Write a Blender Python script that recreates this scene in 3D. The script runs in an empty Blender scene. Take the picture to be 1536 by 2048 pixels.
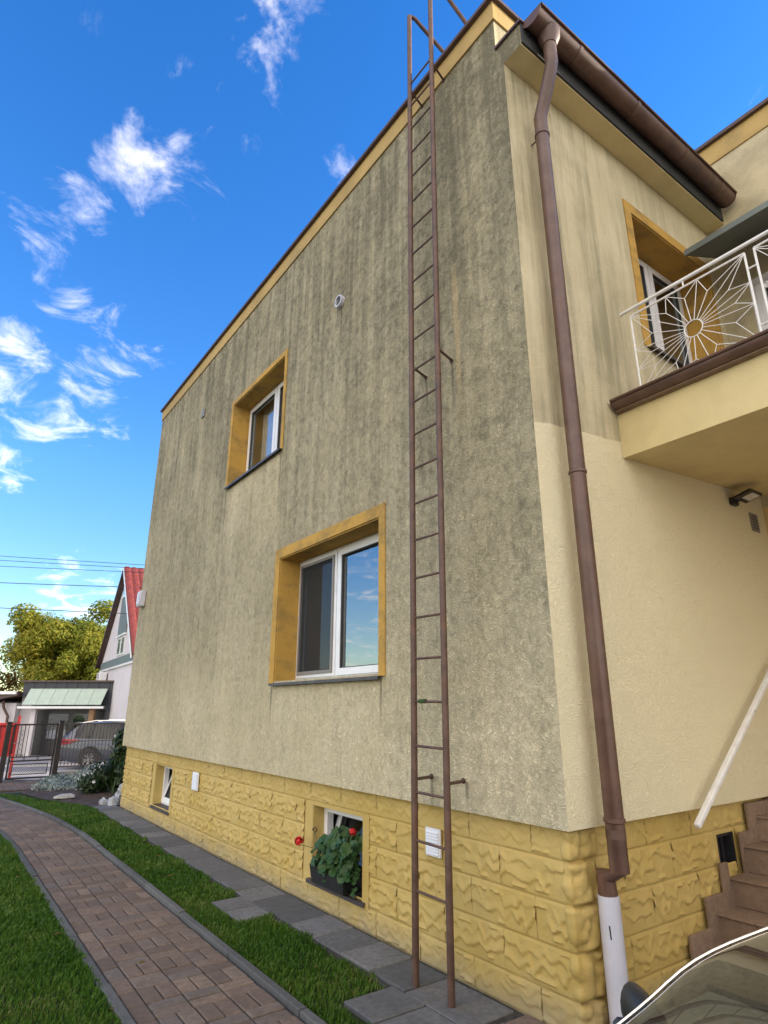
import bpy, bmesh, math, random
import numpy as np
from mathutils import Vector, Matrix

random.seed(7)
rng = np.random.default_rng(7)
S = bpy.context.scene
COL = S.collection
R = math.radians

# ------------------------------------------------------------------ camera
PITCH, HEAD = R(17.9), R(35.75)
EYE = 1.55
FW = Vector((math.sin(HEAD), math.cos(HEAD), 0))
RT = Vector((math.cos(HEAD), -math.sin(HEAD), 0))
cam = bpy.data.cameras.new('camera')
cam.sensor_fit = 'VERTICAL'
cam.sensor_height = 36.0
cam.lens = 36.0 * 1210 / 2048
cam.clip_start, cam.clip_end = 0.05, 2000
camo = bpy.data.objects.new('camera', cam)
COL.objects.link(camo)
camo.location = (0, 0, EYE)
camo.rotation_euler = (R(90) + PITCH, 0, -HEAD)
S.camera = camo

# ------------------------------------------------------------------ exposure, sun, sky
S.view_settings.view_transform = 'Standard'
S.view_settings.look = 'None'
S.view_settings.gamma = 1
S.view_settings.exposure = 0.92
S.render.engine = 'CYCLES'
S.cycles.use_denoising = True
S.cycles.max_bounces = 6
S.cycles.transparent_max_bounces = 12

SUN_AZ, SUN_EL = R(-25), R(20)          # azimuth measured from +X towards +Y
SUND = Vector((math.cos(SUN_AZ) * math.cos(SUN_EL), math.sin(SUN_AZ) * math.cos(SUN_EL), math.sin(SUN_EL)))
sun = bpy.data.lights.new('sun', 'SUN')
sun.energy = 4.5
sun.angle = R(0.53)
sun.color = (1.0, 0.87, 0.68)
suno = bpy.data.objects.new('sun', sun)
COL.objects.link(suno)
suno.rotation_euler = (-SUND).to_track_quat('-Z', 'Y').to_euler()
suno.location = SUND * 60


def cloud_dir(px, py):
    """direction of a cloud seen at a pixel of the photograph"""
    v = RT * (px - 768) - (Vector((0, 0, 1)) * math.cos(PITCH) - FW * math.sin(PITCH)) * (py - 1024) \
        + (FW * math.cos(PITCH) + Vector((0, 0, 1)) * math.sin(PITCH)) * 1210
    return v.normalized()


world = bpy.data.worlds.new('World')
S.world = world
world.use_nodes = True
wn, wl = world.node_tree.nodes, world.node_tree.links
wn.clear()


def wnode(t, **k):
    n = wn.new(t)
    for a, b in k.items():
        setattr(n, a, b)
    return n


def wmath(op, a, b=None, c=None, clamp=False):
    n = wnode('ShaderNodeMath', operation=op)
    n.use_clamp = clamp
    for i, v in enumerate((a, b, c)):
        if v is None:
            continue
        if isinstance(v, (int, float)):
            n.inputs[i].default_value = v
        else:
            wl.new(v, n.inputs[i])
    return n.outputs[0]


sky = wnode('ShaderNodeTexSky', sky_type='NISHITA')
sky.sun_disc = False
sky.sun_elevation = SUN_EL
sky.sun_rotation = math.pi / 2 - SUN_AZ
sky.air_density = 1.0
sky.dust_density = 0.05
sky.ozone_density = 1.6
tint = wnode('ShaderNodeHueSaturation')
tint.inputs['Hue'].default_value = 0.513
tint.inputs['Saturation'].default_value = 1.40
tint.inputs['Value'].default_value = 1.36
wl.new(sky.outputs[0], tint.inputs['Color'])
tc = wnode('ShaderNodeTexCoord')
sep = wnode('ShaderNodeSeparateXYZ')
wl.new(tc.outputs['Generated'], sep.inputs[0])
den = wmath('ADD', wmath('MAXIMUM', sep.outputs[2], 0.0), 0.22)
cx, cy = wmath('DIVIDE', sep.outputs[0], den), wmath('DIVIDE', sep.outputs[1], den)
comb = wnode('ShaderNodeCombineXYZ')
wl.new(cx, comb.inputs[0]); wl.new(cy, comb.inputs[1])


def wnoise(scale, detail, rough, dist=0.0, off=(0, 0, 0)):
    n = wnode('ShaderNodeTexNoise', noise_dimensions='3D')
    n.inputs['Scale'].default_value = scale
    n.inputs['Detail'].default_value = detail
    n.inputs['Roughness'].default_value = rough
    n.inputs['Distortion'].default_value = dist
    m = wnode('ShaderNodeMapping')
    m.inputs['Location'].default_value = off
    wl.new(comb.outputs[0], m.inputs[0])
    wl.new(m.outputs[0], n.inputs['Vector'])
    return n.outputs[0]


fine = wnoise(7.5, 10, 0.62, 0.55)
broad = wnoise(0.9, 4, 0.5, 0.2, (3.1, 1.7, 0))
BLOBS = [(570, 70, 4.0, .78), (545, 20, 3.2, .7), (355, 185, 2.2, .75), (430, 240, 3.0, .72), (305, 330, 3.6, .95),
         (370, 400, 2.8, .85), (170, 390, 2.4, .85), (100, 455, 2.4, .7), (700, 320, 1.8, .8), (700, 75, 2.2, .55),
         (120, 690, 2.8, .85), (185, 790, 3.4, 1.0), (210, 660, 3.4, .75), (15, 720, 3.0, 1.0), (20, 800, 3.4, .95),
         (0, 900, 2.8, .95), (290, 720, 1.8, .6), (120, 20, 4.5, .45), (270, 10, 3.0, .45), (15, 120, 2.2, .4),
         (130, 1165, 2.2, .9), (190, 1215, 2.4, .95), (230, 1175, 1.6, .8), (1380, 5, 1.6, .4), (60, 880, 2.4, .8)]
acc = None
for px, py, rad, amp in BLOBS:
    d = cloud_dir(px, py)
    vm = wnode('ShaderNodeVectorMath', operation='DOT_PRODUCT')
    wl.new(tc.outputs['Generated'], vm.inputs[0])
    vm.inputs[1].default_value = d
    mr = wnode('ShaderNodeMapRange', interpolation_type='SMOOTHSTEP')
    mr.inputs[1].default_value = math.cos(R(rad * 1.9))
    mr.inputs[2].default_value = 1.0
    mr.inputs[4].default_value = amp
    wl.new(vm.outputs['Value'], mr.inputs[0])
    acc = mr.outputs[0] if acc is None else wmath('MAXIMUM', acc, mr.outputs[0])
# cloud cover beyond the view, thickened away from the sun to fill the shade
west_fill = wmath('MULTIPLY_ADD', sep.outputs[0], -0.22, 0.0)
vmc = wnode('ShaderNodeVectorMath', operation='DOT_PRODUCT')
wl.new(tc.outputs['Generated'], vmc.inputs[0])
vmc.inputs[1].default_value = cloud_dir(420, 520)
clear = wnode('ShaderNodeMapRange', interpolation_type='SMOOTHSTEP')
clear.inputs[1].default_value = math.cos(R(84)); clear.inputs[2].default_value = math.cos(R(30))
wl.new(vmc.outputs['Value'], clear.inputs[0])
fill_cover = wmath('SUBTRACT', wmath('MULTIPLY_ADD', broad, 1.5, wmath('ADD', west_fill, 0.50)), wmath('MULTIPLY', clear.outputs[0], 1.0))
cover = wmath('MAXIMUM', acc, fill_cover)
dens_in = wmath('ADD', wmath('MULTIPLY_ADD', fine, 3.6, -1.8), wmath('MULTIPLY_ADD', cover, 1.05, -0.76))
dens = wnode('ShaderNodeMapRange', interpolation_type='SMOOTHSTEP')
dens.inputs[1].default_value = 0.0
dens.inputs[2].default_value = 0.95
wl.new(dens_in, dens.inputs[0])
cl = wnode('ShaderNodeMix', data_type='RGBA')
above = wnode('ShaderNodeMapRange', interpolation_type='SMOOTHSTEP')
above.inputs[1].default_value = -0.01; above.inputs[2].default_value = 0.03
wl.new(sep.outputs[2], above.inputs[0])
thin = wmath('MULTIPLY_ADD', clear.outputs[0], -0.60, 0.95)      # the fair-weather scraps in the clear half are thin
wl.new(wmath('MULTIPLY', wmath('MULTIPLY', dens.outputs[0], above.outputs[0]), thin), cl.inputs[0])
hz = wnode('ShaderNodeMapRange')
hz.inputs[1].default_value = 0.0; hz.inputs[2].default_value = 0.34; hz.inputs[3].default_value = 0.60; hz.inputs[4].default_value = 1.0
wl.new(sep.outputs[2], hz.inputs[0])
dim = wnode('ShaderNodeVectorMath', operation='SCALE')
wl.new(tint.outputs[0], dim.inputs[0]); wl.new(hz.outputs[0], dim.inputs[3])
wl.new(dim.outputs[0], cl.inputs[6])
cl.inputs[7].default_value = (12.2, 10.9, 9.4, 1)
bg = wnode('ShaderNodeBackground')
bg.inputs[1].default_value = 0.15
wl.new(cl.outputs[2], bg.inputs[0])
wo = wnode('ShaderNodeOutputWorld')
wl.new(bg.outputs[0], wo.inputs[0])


# ------------------------------------------------------------------ material helpers
class M:
    def __init__(s, name):
        s.m = bpy.data.materials.new(name)
        s.m.use_nodes = True
        s.nt = s.m.node_tree
        s.b = s.nt.nodes['Principled BSDF']
        s.out = s.nt.nodes['Material Output']

    def n(s, t, **k):
        q = s.nt.nodes.new(t)
        for a, b in k.items():
            setattr(q, a, b)
        return q

    def l(s, a, b):
        s.nt.links.new(a, b)

    def put(s, sock, v):
        if isinstance(v, (int, float)):
            sock.default_value = v
        elif isinstance(v, tuple):
            sock.default_value = v if len(v) == 4 or sock.type == 'VECTOR' else (*v, 1)
        else:
            s.l(v, sock)

    def math(s, op, a, b=0.0, c=0.0, clamp=False):
        q = s.n('ShaderNodeMath', operation=op)
        q.use_clamp = clamp
        for i, v in enumerate((a, b, c)):
            s.put(q.inputs[i], v)
        return q.outputs[0]

    def obj(s):
        return s.n('ShaderNodeTexCoord').outputs['Object']

    def pos(s):
        return s.n('ShaderNodeNewGeometry').outputs['Position']

    def noise(s, scale, detail=4, rough=0.55, dist=0.0, vec=None, sc=None):
        q = s.n('ShaderNodeTexNoise')
        q.inputs['Scale'].default_value = scale
        q.inputs['Detail'].default_value = detail
        q.inputs['Roughness'].default_value = rough
        q.inputs['Distortion'].default_value = dist
        v = vec if vec is not None else s.obj()
        if sc:
            mp = s.n('ShaderNodeMapping')
            mp.inputs['Scale'].default_value = sc
            s.l(v, mp.inputs[0])
            v = mp.outputs[0]
        s.l(v, q.inputs['Vector'])
        return q.outputs[0]

    def voro(s, scale, feature='F1', vec=None, rand=1.0):
        q = s.n('ShaderNodeTexVoronoi', feature=feature)
        q.inputs['Scale'].default_value = scale
        q.inputs['Randomness'].default_value = rand
        s.l(vec if vec is not None else s.obj(), q.inputs['Vector'])
        return q

    def ramp(s, v, a, b, lo=0.0, hi=1.0):
        q = s.n('ShaderNodeMapRange', interpolation_type='SMOOTHSTEP')
        s.put(q.inputs[0], v)
        q.inputs[1].default_value, q.inputs[2].default_value = a, b
        q.inputs[3].default_value, q.inputs[4].default_value = lo, hi
        return q.outputs[0]

    def mix(s, f, a, b, blend='MIX'):
        q = s.n('ShaderNodeMix', data_type='RGBA', blend_type=blend)
        s.put(q.inputs[0], f)
        s.put(q.inputs[6], a)
        s.put(q.inputs[7], b)
        return q.outputs[2]

    def bump(s, h, dist=0.01, strength=0.5):
        q = s.n('ShaderNodeBump')
        q.inputs['Strength'].default_value = strength
        q.inputs['Distance'].default_value = dist
        s.l(h, q.inputs['Height'])
        s.l(q.outputs[0], s.b.inputs['Normal'])
        return q

    def set(s, color=None, rough=None, metal=None, spec=None):
        if color is not None:
            s.put(s.b.inputs['Base Color'], color)
        if rough is not None:
            s.put(s.b.inputs['Roughness'], rough)
        if metal is not None:
            s.put(s.b.inputs['Metallic'], metal)
        if spec is not None:
            s.put(s.b.inputs['Specular IOR Level'], spec)
        return s


def simple(name, c, rough=0.6, metal=0.0, var=0.25, vscale=9.0, bump=0.0, bscale=60, spec=0.5, dirt=None):
    m = M(name)
    nz = m.noise(vscale, 5, 0.6)
    dark = tuple(v * (1 - var) for v in c)
    light = tuple(min(1, v * (1 + var)) for v in c)
    colr = m.mix(m.ramp(nz, 0.3, 0.7), dark, light)
    if dirt:
        colr = m.mix(m.ramp(m.noise(vscale * 0.45, 7, 0.68), 0.48, 0.75, 0, dirt[1]), colr, dirt[0])
    m.set(colr, rough, metal, spec)
    if bump:
        m.bump(m.noise(bscale, 4, 0.6), bump, 0.6)
    return m.m


MAT = {}
# old roughcast render, algae streaked (street side)
def stucco(name, new_paint):
    m = M(name)
    p = m.pos()
    sx = m.n('ShaderNodeSeparateXYZ'); m.l(p, sx.inputs[0])
    X, Y, Z = sx.outputs
    base = m.mix(m.ramp(m.noise(1.3, 5, 0.6, vec=p), 0.35, 0.7), (0.70, 0.60, 0.375), (0.78, 0.68, 0.45))
    streak = m.noise(1.0, 6, 0.62, 0.4, vec=p, sc=(6.5, 6.5, 0.42))
    streak2 = m.noise(1.0, 5, 0.6, 0.2, vec=p, sc=(17, 17, 0.9))
    blot = m.noise(1.1, 6, 0.65, 0.3, vec=p)
    algae = m.math('ADD', m.math('MULTIPLY', streak, 0.80), m.math('ADD', m.math('MULTIPLY', streak2, 0.50), m.math('MULTIPLY', blot, 0.65)))
    if not new_paint:
        # weathering: less algae low on the wall and in the dry strips under the sills
        low = m.ramp(Z, 0.9, 3.0, -0.16, 0.0)
        def dry(y0, y1, z1, amt):
            a = m.math('MULTIPLY', m.ramp(Y, y0 - 0.1, y0 + 0.1), m.ramp(Y, y1 - 0.1, y1 + 0.1, 1, 0))
            return m.math('MULTIPLY', m.math('MULTIPLY', a, m.ramp(Z, z1 - 1.5, z1 - 0.4, 0.25, 1)), m.math('MULTIPLY', m.ramp(Z, z1 - 0.05, z1 + 0.02, 1, 0), -amt))
        low = m.math('ADD', low, m.math('ADD', dry(5.9, 7.5, 4.42, 0.30), dry(3.9, 5.8, 1.8, 0.20)))
        corner = m.math('ADD', m.ramp(Y, 2.5, 5.5, 0.05, 0.0), m.ramp(Y, 2.28, 2.75, 0.12, 0.0))
        algae = m.math('ADD', algae, m.math('ADD', low, corner))
        film = m.math('ADD', m.ramp(Z, 0.95, 2.8, 0.18, 0.49), m.ramp(Z, 4.0, 6.8, 0.0, 0.10))
        spots = m.ramp(m.noise(17, 6, 0.72, 0.4, vec=p), 0.40, 0.68, -0.13, 0.17)
        f = m.math('ADD', m.math('MULTIPLY', m.math('SUBTRACT', algae, 0.88), m.ramp(Z, 2.0, 6.2, 0.65, 1.45)), m.math('ADD', film, spots), clamp=True)
        mott = m.ramp(m.noise(7.5, 7, 0.7, 0.5, vec=p), 0.42, 0.66)
        f = m.math('ADD', f, m.math('MULTIPLY', mott, m.ramp(Z, 1.0, 4.0, 0.08, 0.17)), clamp=True)
        colr = m.mix(f, base, (0.215, 0.193, 0.122))
        rain = m.ramp(m.noise(1.0, 3, 0.5, vec=p, sc=(9, 9, 0.25)), 0.60, 0.76, 0, 0.32)
        colr = m.mix(m.math('MULTIPLY', rain, m.ramp(Z, 3.8, 6.8)), colr, (0.115, 0.102, 0.066))
        # short drips under the ladder fixings and the sill ends
        for dy, dz, dl in ((3.345, 1.10, .22), (3.01, 1.11, .20), (3.30, 4.07, .40), (2.995, 4.07, .55), (7.58, 4.38, 1.2), (5.93, 4.38, 1.0), (5.84, 1.76, .5), (3.93, 1.76, .4), (4.66, 5.56, .6)):
            a = m.ramp(m.math('ABSOLUTE', m.math('SUBTRACT', Y, m.math('MULTIPLY_ADD', m.noise(4, 2, 0.5, vec=p), 0.03, dy - .015))), 0.004, 0.022, 1, 0)
            b = m.math('MULTIPLY', m.ramp(Z, dz - dl, dz - dl * .2), m.math('LESS_THAN', Z, dz))
            colr = m.mix(m.math('MULTIPLY', m.math('MULTIPLY', a, b), 0.6), colr, (0.10, 0.085, 0.055))
        # rusty trickle below the upper ladder fixing
        rust = m.math('MULTIPLY', m.ramp(m.math('ABSOLUTE', m.math('SUBTRACT', Y, m.math('MULTIPLY_ADD', m.noise(2, 2, 0.5, vec=p), 0.06, 2.90))), 0.01, 0.045, 1, 0),
                      m.math('MULTIPLY', m.ramp(Z, 3.3, 4.2), m.ramp(Z, 4.75, 5.0, 1, 0)))
        colr = m.mix(m.math('MULTIPLY', rust, 0.55), colr, (0.66, 0.50, 0.26))
    else:
        f = m.math('MULTIPLY', m.ramp(algae, 0.80, 1.25, 0.10, 0.85), m.ramp(X, 2.9, 5.2, 1.0, 0.55))
        colr = m.mix(f, base, (0.25, 0.235, 0.14))
        # freshly painted lower part, brush-edged at about 3.3 m
        edge = m.math('ADD', Z, m.math('MULTIPLY_ADD', m.noise(5, 3, 0.5, vec=p), 0.05, m.math('MULTIPLY_ADD', X, -0.1, 0.26)))
        colr = m.mix(m.ramp(edge, 3.285, 3.30, 1, 0), colr, m.mix(m.noise(2, 4, 0.6, vec=p), (0.80, 0.71, 0.455), (0.85, 0.765, 0.52)))
    # worm-drawn float finish
    vor = m.n('ShaderNodeTexNoise')
    vor.inputs['Scale'].default_value = 27 if not new_paint else 34
    vor.inputs['Detail'].default_value = 3
    vor.inputs['Roughness'].default_value = 0.62
    vor.inputs['Distortion'].default_value = 1.6
    m.l(p, vor.inputs['Vector'])
    ridg = m.math('ABSOLUTE', m.math('SUBTRACT', vor.outputs[0], 0.5))
    fineg = m.noise(140, 3, 0.6, vec=p)
    h = m.math('ADD', m.math('MULTIPLY', m.ramp(ridg, 0.0, 0.16), 1.0), m.math('MULTIPLY', fineg, 0.45))
    groove = m.ramp(ridg, 0.0, 0.05, 1, 0)
    if not new_paint:
        colr = m.mix(m.math('MULTIPLY', groove, 0.30), colr, (0.12, 0.115, 0.075))
    m.set(colr, 0.92, 0, 0.25)
    m.bump(h, 0.010 if not new_paint else 0.008, 0.75 if not new_paint else 0.65)
    return m.m


MAT['old'] = stucco('weathered_render', False)
MAT['new'] = stucco('side_render', True)
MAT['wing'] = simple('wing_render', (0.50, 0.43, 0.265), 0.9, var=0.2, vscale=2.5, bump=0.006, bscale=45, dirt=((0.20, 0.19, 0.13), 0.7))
MAT['soffit'] = simple('soffit_paint', (0.62, 0.51, 0.26), 0.85, var=0.06, vscale=4, bump=0.003, bscale=90)
MAT['orange'] = simple('porch_paint', (0.66, 0.49, 0.22), 0.85, var=0.06, vscale=3, bump=0.003, bscale=90)


def ochre():
    m = M('ochre_trim')
    p = m.pos()
    c = m.mix(m.noise(3, 5, 0.6, vec=p), (0.46, 0.265, 0.05), (0.55, 0.335, 0.08))
    c = m.mix(m.ramp(m.noise(2.6, 8, 0.72, vec=p, sc=(1, 1, 1.6)), 0.44, 0.70, 0, 0.75), c, (0.20, 0.145, 0.06))
    m.set(c, 0.85, 0, 0.3)
    m.bump(m.noise(60, 4, 0.6, vec=p), 0.006, 0.6)
    return m.m


MAT['ochre'] = ochre()
MAT['band'] = simple('roof_band_paint', (0.44, 0.30, 0.105), 0.85, var=0.12, vscale=2.5, bump=0.004, bscale=50, dirt=((0.24, 0.18, 0.09), 0.75))


def plinth():
    m = M('yellow_masonry_paint')
    p = m.pos()
    sx = m.n('ShaderNodeSeparateXYZ'); m.l(p, sx.inputs[0])
    c = m.mix(m.ramp(m.noise(1.6, 5, 0.6, vec=p), 0.3, 0.7), (0.485, 0.34, 0.093), (0.555, 0.405, 0.138))
    c = m.mix(m.ramp(m.noise(5, 8, 0.72, vec=p), 0.56, 0.78, 0, 0.38), c, (0.34, 0.25, 0.11))
    splash = m.math('MULTIPLY', m.ramp(m.math('MULTIPLY_ADD', m.noise(3.5, 6, 0.7, vec=p), 0.36, sx.outputs[2]), 0.08, 0.42, 1, 0), 0.9)
    c = m.mix(splash, c, (0.30, 0.25, 0.15))
    m.set(c, 0.7, 0, 0.35)
    m.bump(m.math('ADD', m.noise(70, 6, 0.7, vec=p), m.math('MULTIPLY', m.noise(14, 3, 0.5, vec=p), 0.8)), 0.008, 0.6)
    return m.m


MAT['plinth'] = plinth()
MAT['brown'] = simple('brown_coated_metal', (0.105, 0.056, 0.040), 0.42, 0.0, var=0.22, vscale=6, bump=0.001, bscale=120, dirt=((0.17, 0.12, 0.09), 0.5))
MAT['ladder'] = simple('brown_oil_paint', (0.098, 0.053, 0.036), 0.55, 0.0, var=0.3, vscale=9, bump=0.002, bscale=90, dirt=((0.17, 0.070, 0.028), 0.8))
MAT['flash'] = simple('brown_sheet_flashing', (0.085, 0.05, 0.042), 0.5, var=0.2, vscale=4)
MAT['sill'] = simple('anthracite_sill', (0.060, 0.050, 0.050), 0.5, var=0.25, vscale=8, dirt=((0.14, 0.12, 0.10), 0.5))
MAT['upvc'] = simple('white_upvc', (0.80, 0.80, 0.80), 0.3, var=0.04, vscale=6, dirt=((0.5, 0.47, 0.42), 0.3))
MAT['whitepaint'] = simple('white_metal_paint', (0.76, 0.75, 0.72), 0.42, var=0.06, vscale=12, dirt=((0.42, 0.33, 0.24), 0.45))
MAT['pvc'] = simple('pale_grey_pvc', (0.56, 0.56, 0.62), 0.4, var=0.05, vscale=5, dirt=((0.40, 0.38, 0.36), 0.35))
MAT['black'] = simple('black_plastic', (0.018, 0.018, 0.02), 0.4, var=0.2)
MAT['rubber'] = simple('grey_gasket', (0.05, 0.052, 0.055), 0.6, var=0.1)
MAT['grey'] = simple('grey_plate', (0.22, 0.20, 0.18), 0.5, var=0.1)
MAT['canopy'] = simple('grey_canopy_sheet', (0.16, 0.19, 0.18), 0.45, var=0.18, vscale=3, dirt=((0.07, 0.08, 0.07), 0.6))
MAT['room'] = simple('room_wall', (0.30, 0.28, 0.24), 0.9, var=0.1, vscale=2)
MAT['curtain'] = simple('curtain_cloth', (0.42, 0.39, 0.32), 0.95, var=0.12, vscale=4)
MAT['dirtgap'] = simple('joint_dirt', (0.045, 0.042, 0.034), 0.95, var=0.4, vscale=14)


def glass(name, ior=2.0, tintc=(0.82, 0.86, 0.86)):
    m = M(name)
    fr = m.n('ShaderNodeFresnel')
    m.put(fr.inputs[0], m.math('MULTIPLY_ADD', m.n('ShaderNodeNewGeometry').outputs['Backfacing'], 1 / ior - ior, ior))
    tr = m.n('ShaderNodeBsdfTransparent'); tr.inputs[0].default_value = (*tintc, 1)
    gl = m.n('ShaderNodeBsdfGlossy'); gl.inputs['Roughness'].default_value = 0.0
    gl.inputs[0].default_value = (0.95, 0.97, 1, 1)
    bp = m.n('ShaderNodeBump'); bp.inputs['Strength'].default_value = 0.05; bp.inputs['Distance'].default_value = 0.004
    m.l(m.noise(2.2, 2, 0.5), bp.inputs['Height']); m.l(bp.outputs[0], gl.inputs['Normal'])
    mx = m.n('ShaderNodeMixShader')
    m.l(fr.outputs[0], mx.inputs[0]); m.l(tr.outputs[0], mx.inputs[1]); m.l(gl.outputs[0], mx.inputs[2])
    m.l(mx.outputs[0], m.out.inputs[0])
    return m.m


MAT['glass'] = glass('window_glass', 2.8)
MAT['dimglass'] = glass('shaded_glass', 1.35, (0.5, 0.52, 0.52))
MAT['carglass'] = glass('car_glass', 2.0, (0.62, 0.66, 0.58))
MAT['suvglass'] = glass('tinted_car_glass', 1.5, (0.05, 0.055, 0.06))


def screen_mat():
    m = M('insect_mesh')
    tr = m.n('ShaderNodeBsdfTransparent')
    df = m.n('ShaderNodeBsdfDiffuse'); df.inputs[0].default_value = (0.045, 0.048, 0.05, 1)
    mx = m.n('ShaderNodeMixShader'); mx.inputs[0].default_value = 0.62
    m.l(tr.outputs[0], mx.inputs[1]); m.l(df.outputs[0], mx.inputs[2]); m.l(mx.outputs[0], m.out.inputs[0])
    return m.m


MAT['mesh'] = screen_mat()


def paver(name, cols, moss=0.0, island=False):
    m = M(name)
    p = m.pos()
    rnd = m.n('ShaderNodeNewGeometry').outputs['Random Per Island'] if island else m.n('ShaderNodeObjectInfo').outputs['Random']
    cr = m.n('ShaderNodeValToRGB')
    e = cr.color_ramp.elements
    e[0].color = (*cols[0], 1); e[1].color = (*cols[-1], 1)
    for i, c in enumerate(cols[1:-1]):
        q = e.new((i + 1) / (len(cols) - 1)); q.color = (*c, 1)
    m.l(rnd, cr.inputs[0])
    c = m.mix(m.ramp(m.noise(26, 6, 0.7, vec=p), 0.35, 0.7, 0, 0.5), cr.outputs[0], tuple(v * 0.55 for v in cols[0]))
    c = m.mix(m.ramp(m.noise(1.4, 6, 0.65, vec=p), 0.45, 0.75, 0, 0.5), c, tuple(v * 0.6 for v in cols[0]))
    if moss:
        c = m.mix(m.ramp(m.noise(2.6, 7, 0.7, vec=p), 0.55, 0.75, 0, moss), c, (0.055, 0.065, 0.03))
    m.set(c, 0.88, 0, 0.3)
    m.bump(m.noise(120, 4, 0.65, vec=p), 0.004, 0.6)
    return m.m


BR = [(0.150, 0.110, 0.084), (0.185, 0.134, 0.100), (0.225, 0.162, 0.120), (0.170, 0.142, 0.118), (0.275, 0.195, 0.136)]
MAT['brick'] = paver('paver_clay_concrete', BR)
MAT['brick_s'] = paver('paver_clay_concrete_far', BR, island=True)
MAT['slab'] = paver('grey_concrete_slab', [(0.11, 0.11, 0.105), (0.16, 0.158, 0.15), (0.215, 0.21, 0.198)], 0.35)
MAT['kerb'] = paver('grey_kerb', [(0.10, 0.10, 0.095), (0.15, 0.15, 0.14)], 0.6)
MAT['tile'] = paver('brown_stair_tile', [(0.235, 0.160, 0.108), (0.285, 0.198, 0.136), (0.26, 0.176, 0.12)])
MAT['street'] = paver('pale_street_paving', [(0.36, 0.33, 0.31), (0.42, 0.39, 0.37)])


def ground_mat(name, a, b, sc=3.0):
    m = M(name)
    p = m.pos()
    c = m.mix(m.ramp(m.noise(sc, 7, 0.7, vec=p), 0.35, 0.68), a, b)
    m.set(c, 0.95, 0, 0.2)
    m.bump(m.noise(40, 5, 0.65, vec=p), 0.02, 0.7)
    return m.m


MAT['soilgreen'] = ground_mat('turf_base', (0.022, 0.034, 0.010), (0.04, 0.055, 0.016), 5)
MAT['soil'] = ground_mat('bed_soil', (0.06, 0.043, 0.032), (0.13, 0.095, 0.075), 7)
MAT['field'] = ground_mat('far_ground', (0.10, 0.095, 0.075), (0.15, 0.135, 0.11), 0.6)


def leafmat(name, cols, rough=0.5, patch=1.2, trans=0.25):
    m = M(name)
    p = m.pos()
    rnd = m.n('ShaderNodeNewGeometry').outputs['Random Per Island']
    k = m.math('ADD', m.math('MULTIPLY', rnd, 0.55), m.math('MULTIPLY', m.ramp(m.noise(patch, 4, 0.6, vec=p), 0.3, 0.7), 0.45))
    cr = m.n('ShaderNodeValToRGB')
    e = cr.color_ramp.elements
    e[0].color = (*cols[0], 1); e[1].color = (*cols[-1], 1)
    for i, c in enumerate(cols[1:-1]):
        q = e.new((i + 1) / (len(cols) - 1)); q.color = (*c, 1)
    m.l(k, cr.inputs[0])
    m.set(cr.outputs[0], rough, 0, 0.35)
    if trans:
        t = m.n('ShaderNodeBsdfTranslucent'); m.l(cr.outputs[0], t.inputs[0])
        mx = m.n('ShaderNodeMixShader'); mx.inputs[0].default_value = trans
        m.l(m.b.outputs[0], mx.inputs[1]); m.l(t.outputs[0], mx.inputs[2]); m.l(mx.outputs[0], m.out.inputs[0])
    return m.m


MAT['grass'] = leafmat('grass_blade', [(0.026, 0.078, 0.005), (0.046, 0.122, 0.008), (0.078, 0.165, 0.012), (0.19, 0.20, 0.055)], 0.55, 1.3, 0.3)
MAT['tree_leaf'] = leafmat('autumn_leaf', [(0.12, 0.17, 0.018), (0.22, 0.26, 0.028), (0.36, 0.34, 0.036), (0.46, 0.37, 0.05)], 0.6, 0.35, 0.5)
MAT['dark_leaf'] = leafmat('dark_leaf', [(0.016, 0.035, 0.010), (0.035, 0.062, 0.014), (0.06, 0.085, 0.02)], 0.5, 0.6, 0.2)
MAT['rust_leaf'] = leafmat('orange_leaf', [(0.09, 0.075, 0.015), (0.20, 0.13, 0.025), (0.27, 0.16, 0.035)], 0.6, 0.6, 0.3)
MAT['silver_leaf'] = leafmat('silver_leaf', [(0.15, 0.19, 0.16), (0.24, 0.28, 0.24), (0.33, 0.36, 0.32)], 0.6, 2.0, 0.1)
MAT['bright_leaf'] = leafmat('bright_leaf', [(0.10, 0.16, 0.02), (0.18, 0.25, 0.04)], 0.5, 2, 0.3)
MAT['geranium'] = leafmat('geranium_leaf', [(0.022, 0.060, 0.014), (0.040, 0.095, 0.022), (0.07, 0.14, 0.035)], 0.5, 6, 0.2)
MAT['petal'] = simple('red_petal', (0.62, 0.012, 0.012), 0.5, var=0.2)
MAT['petal_w'] = simple('white_petal', (0.75, 0.75, 0.70), 0.5, var=0.05)
MAT['bark'] = simple('bark', (0.09, 0.07, 0.052), 0.9, var=0.4, vscale=6, bump=0.02, bscale=20)
MAT['stem'] = simple('green_stem', (0.07, 0.10, 0.03), 0.6)
MAT['gate'] = simple('brown_gate_paint', (0.022, 0.015, 0.013), 0.5, var=0.2)
MAT['red'] = simple('red_sheet', (0.27, 0.014, 0.014), 0.45, var=0.15)
MAT['nwall'] = simple('neighbour_render', (0.60, 0.56, 0.56), 0.9, var=0.05, vscale=1.5)
MAT['ntrim'] = simple('grey_green_cladding', (0.13, 0.165, 0.16), 0.7, var=0.12, vscale=3)
MAT['ndark'] = simple('anthracite_cladding', (0.040, 0.043, 0.052), 0.55, var=0.15, vscale=3)
MAT['awning'] = simple('pale_green_panel', (0.44, 0.53, 0.43), 0.5, var=0.07, vscale=2)
MAT['rooft'] = simple('red_roof_tile', (0.20, 0.036, 0.026), 0.6, var=0.25, vscale=5)
MAT['wood'] = simple('larch_post', (0.26, 0.15, 0.075), 0.7, var=0.2)
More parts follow.
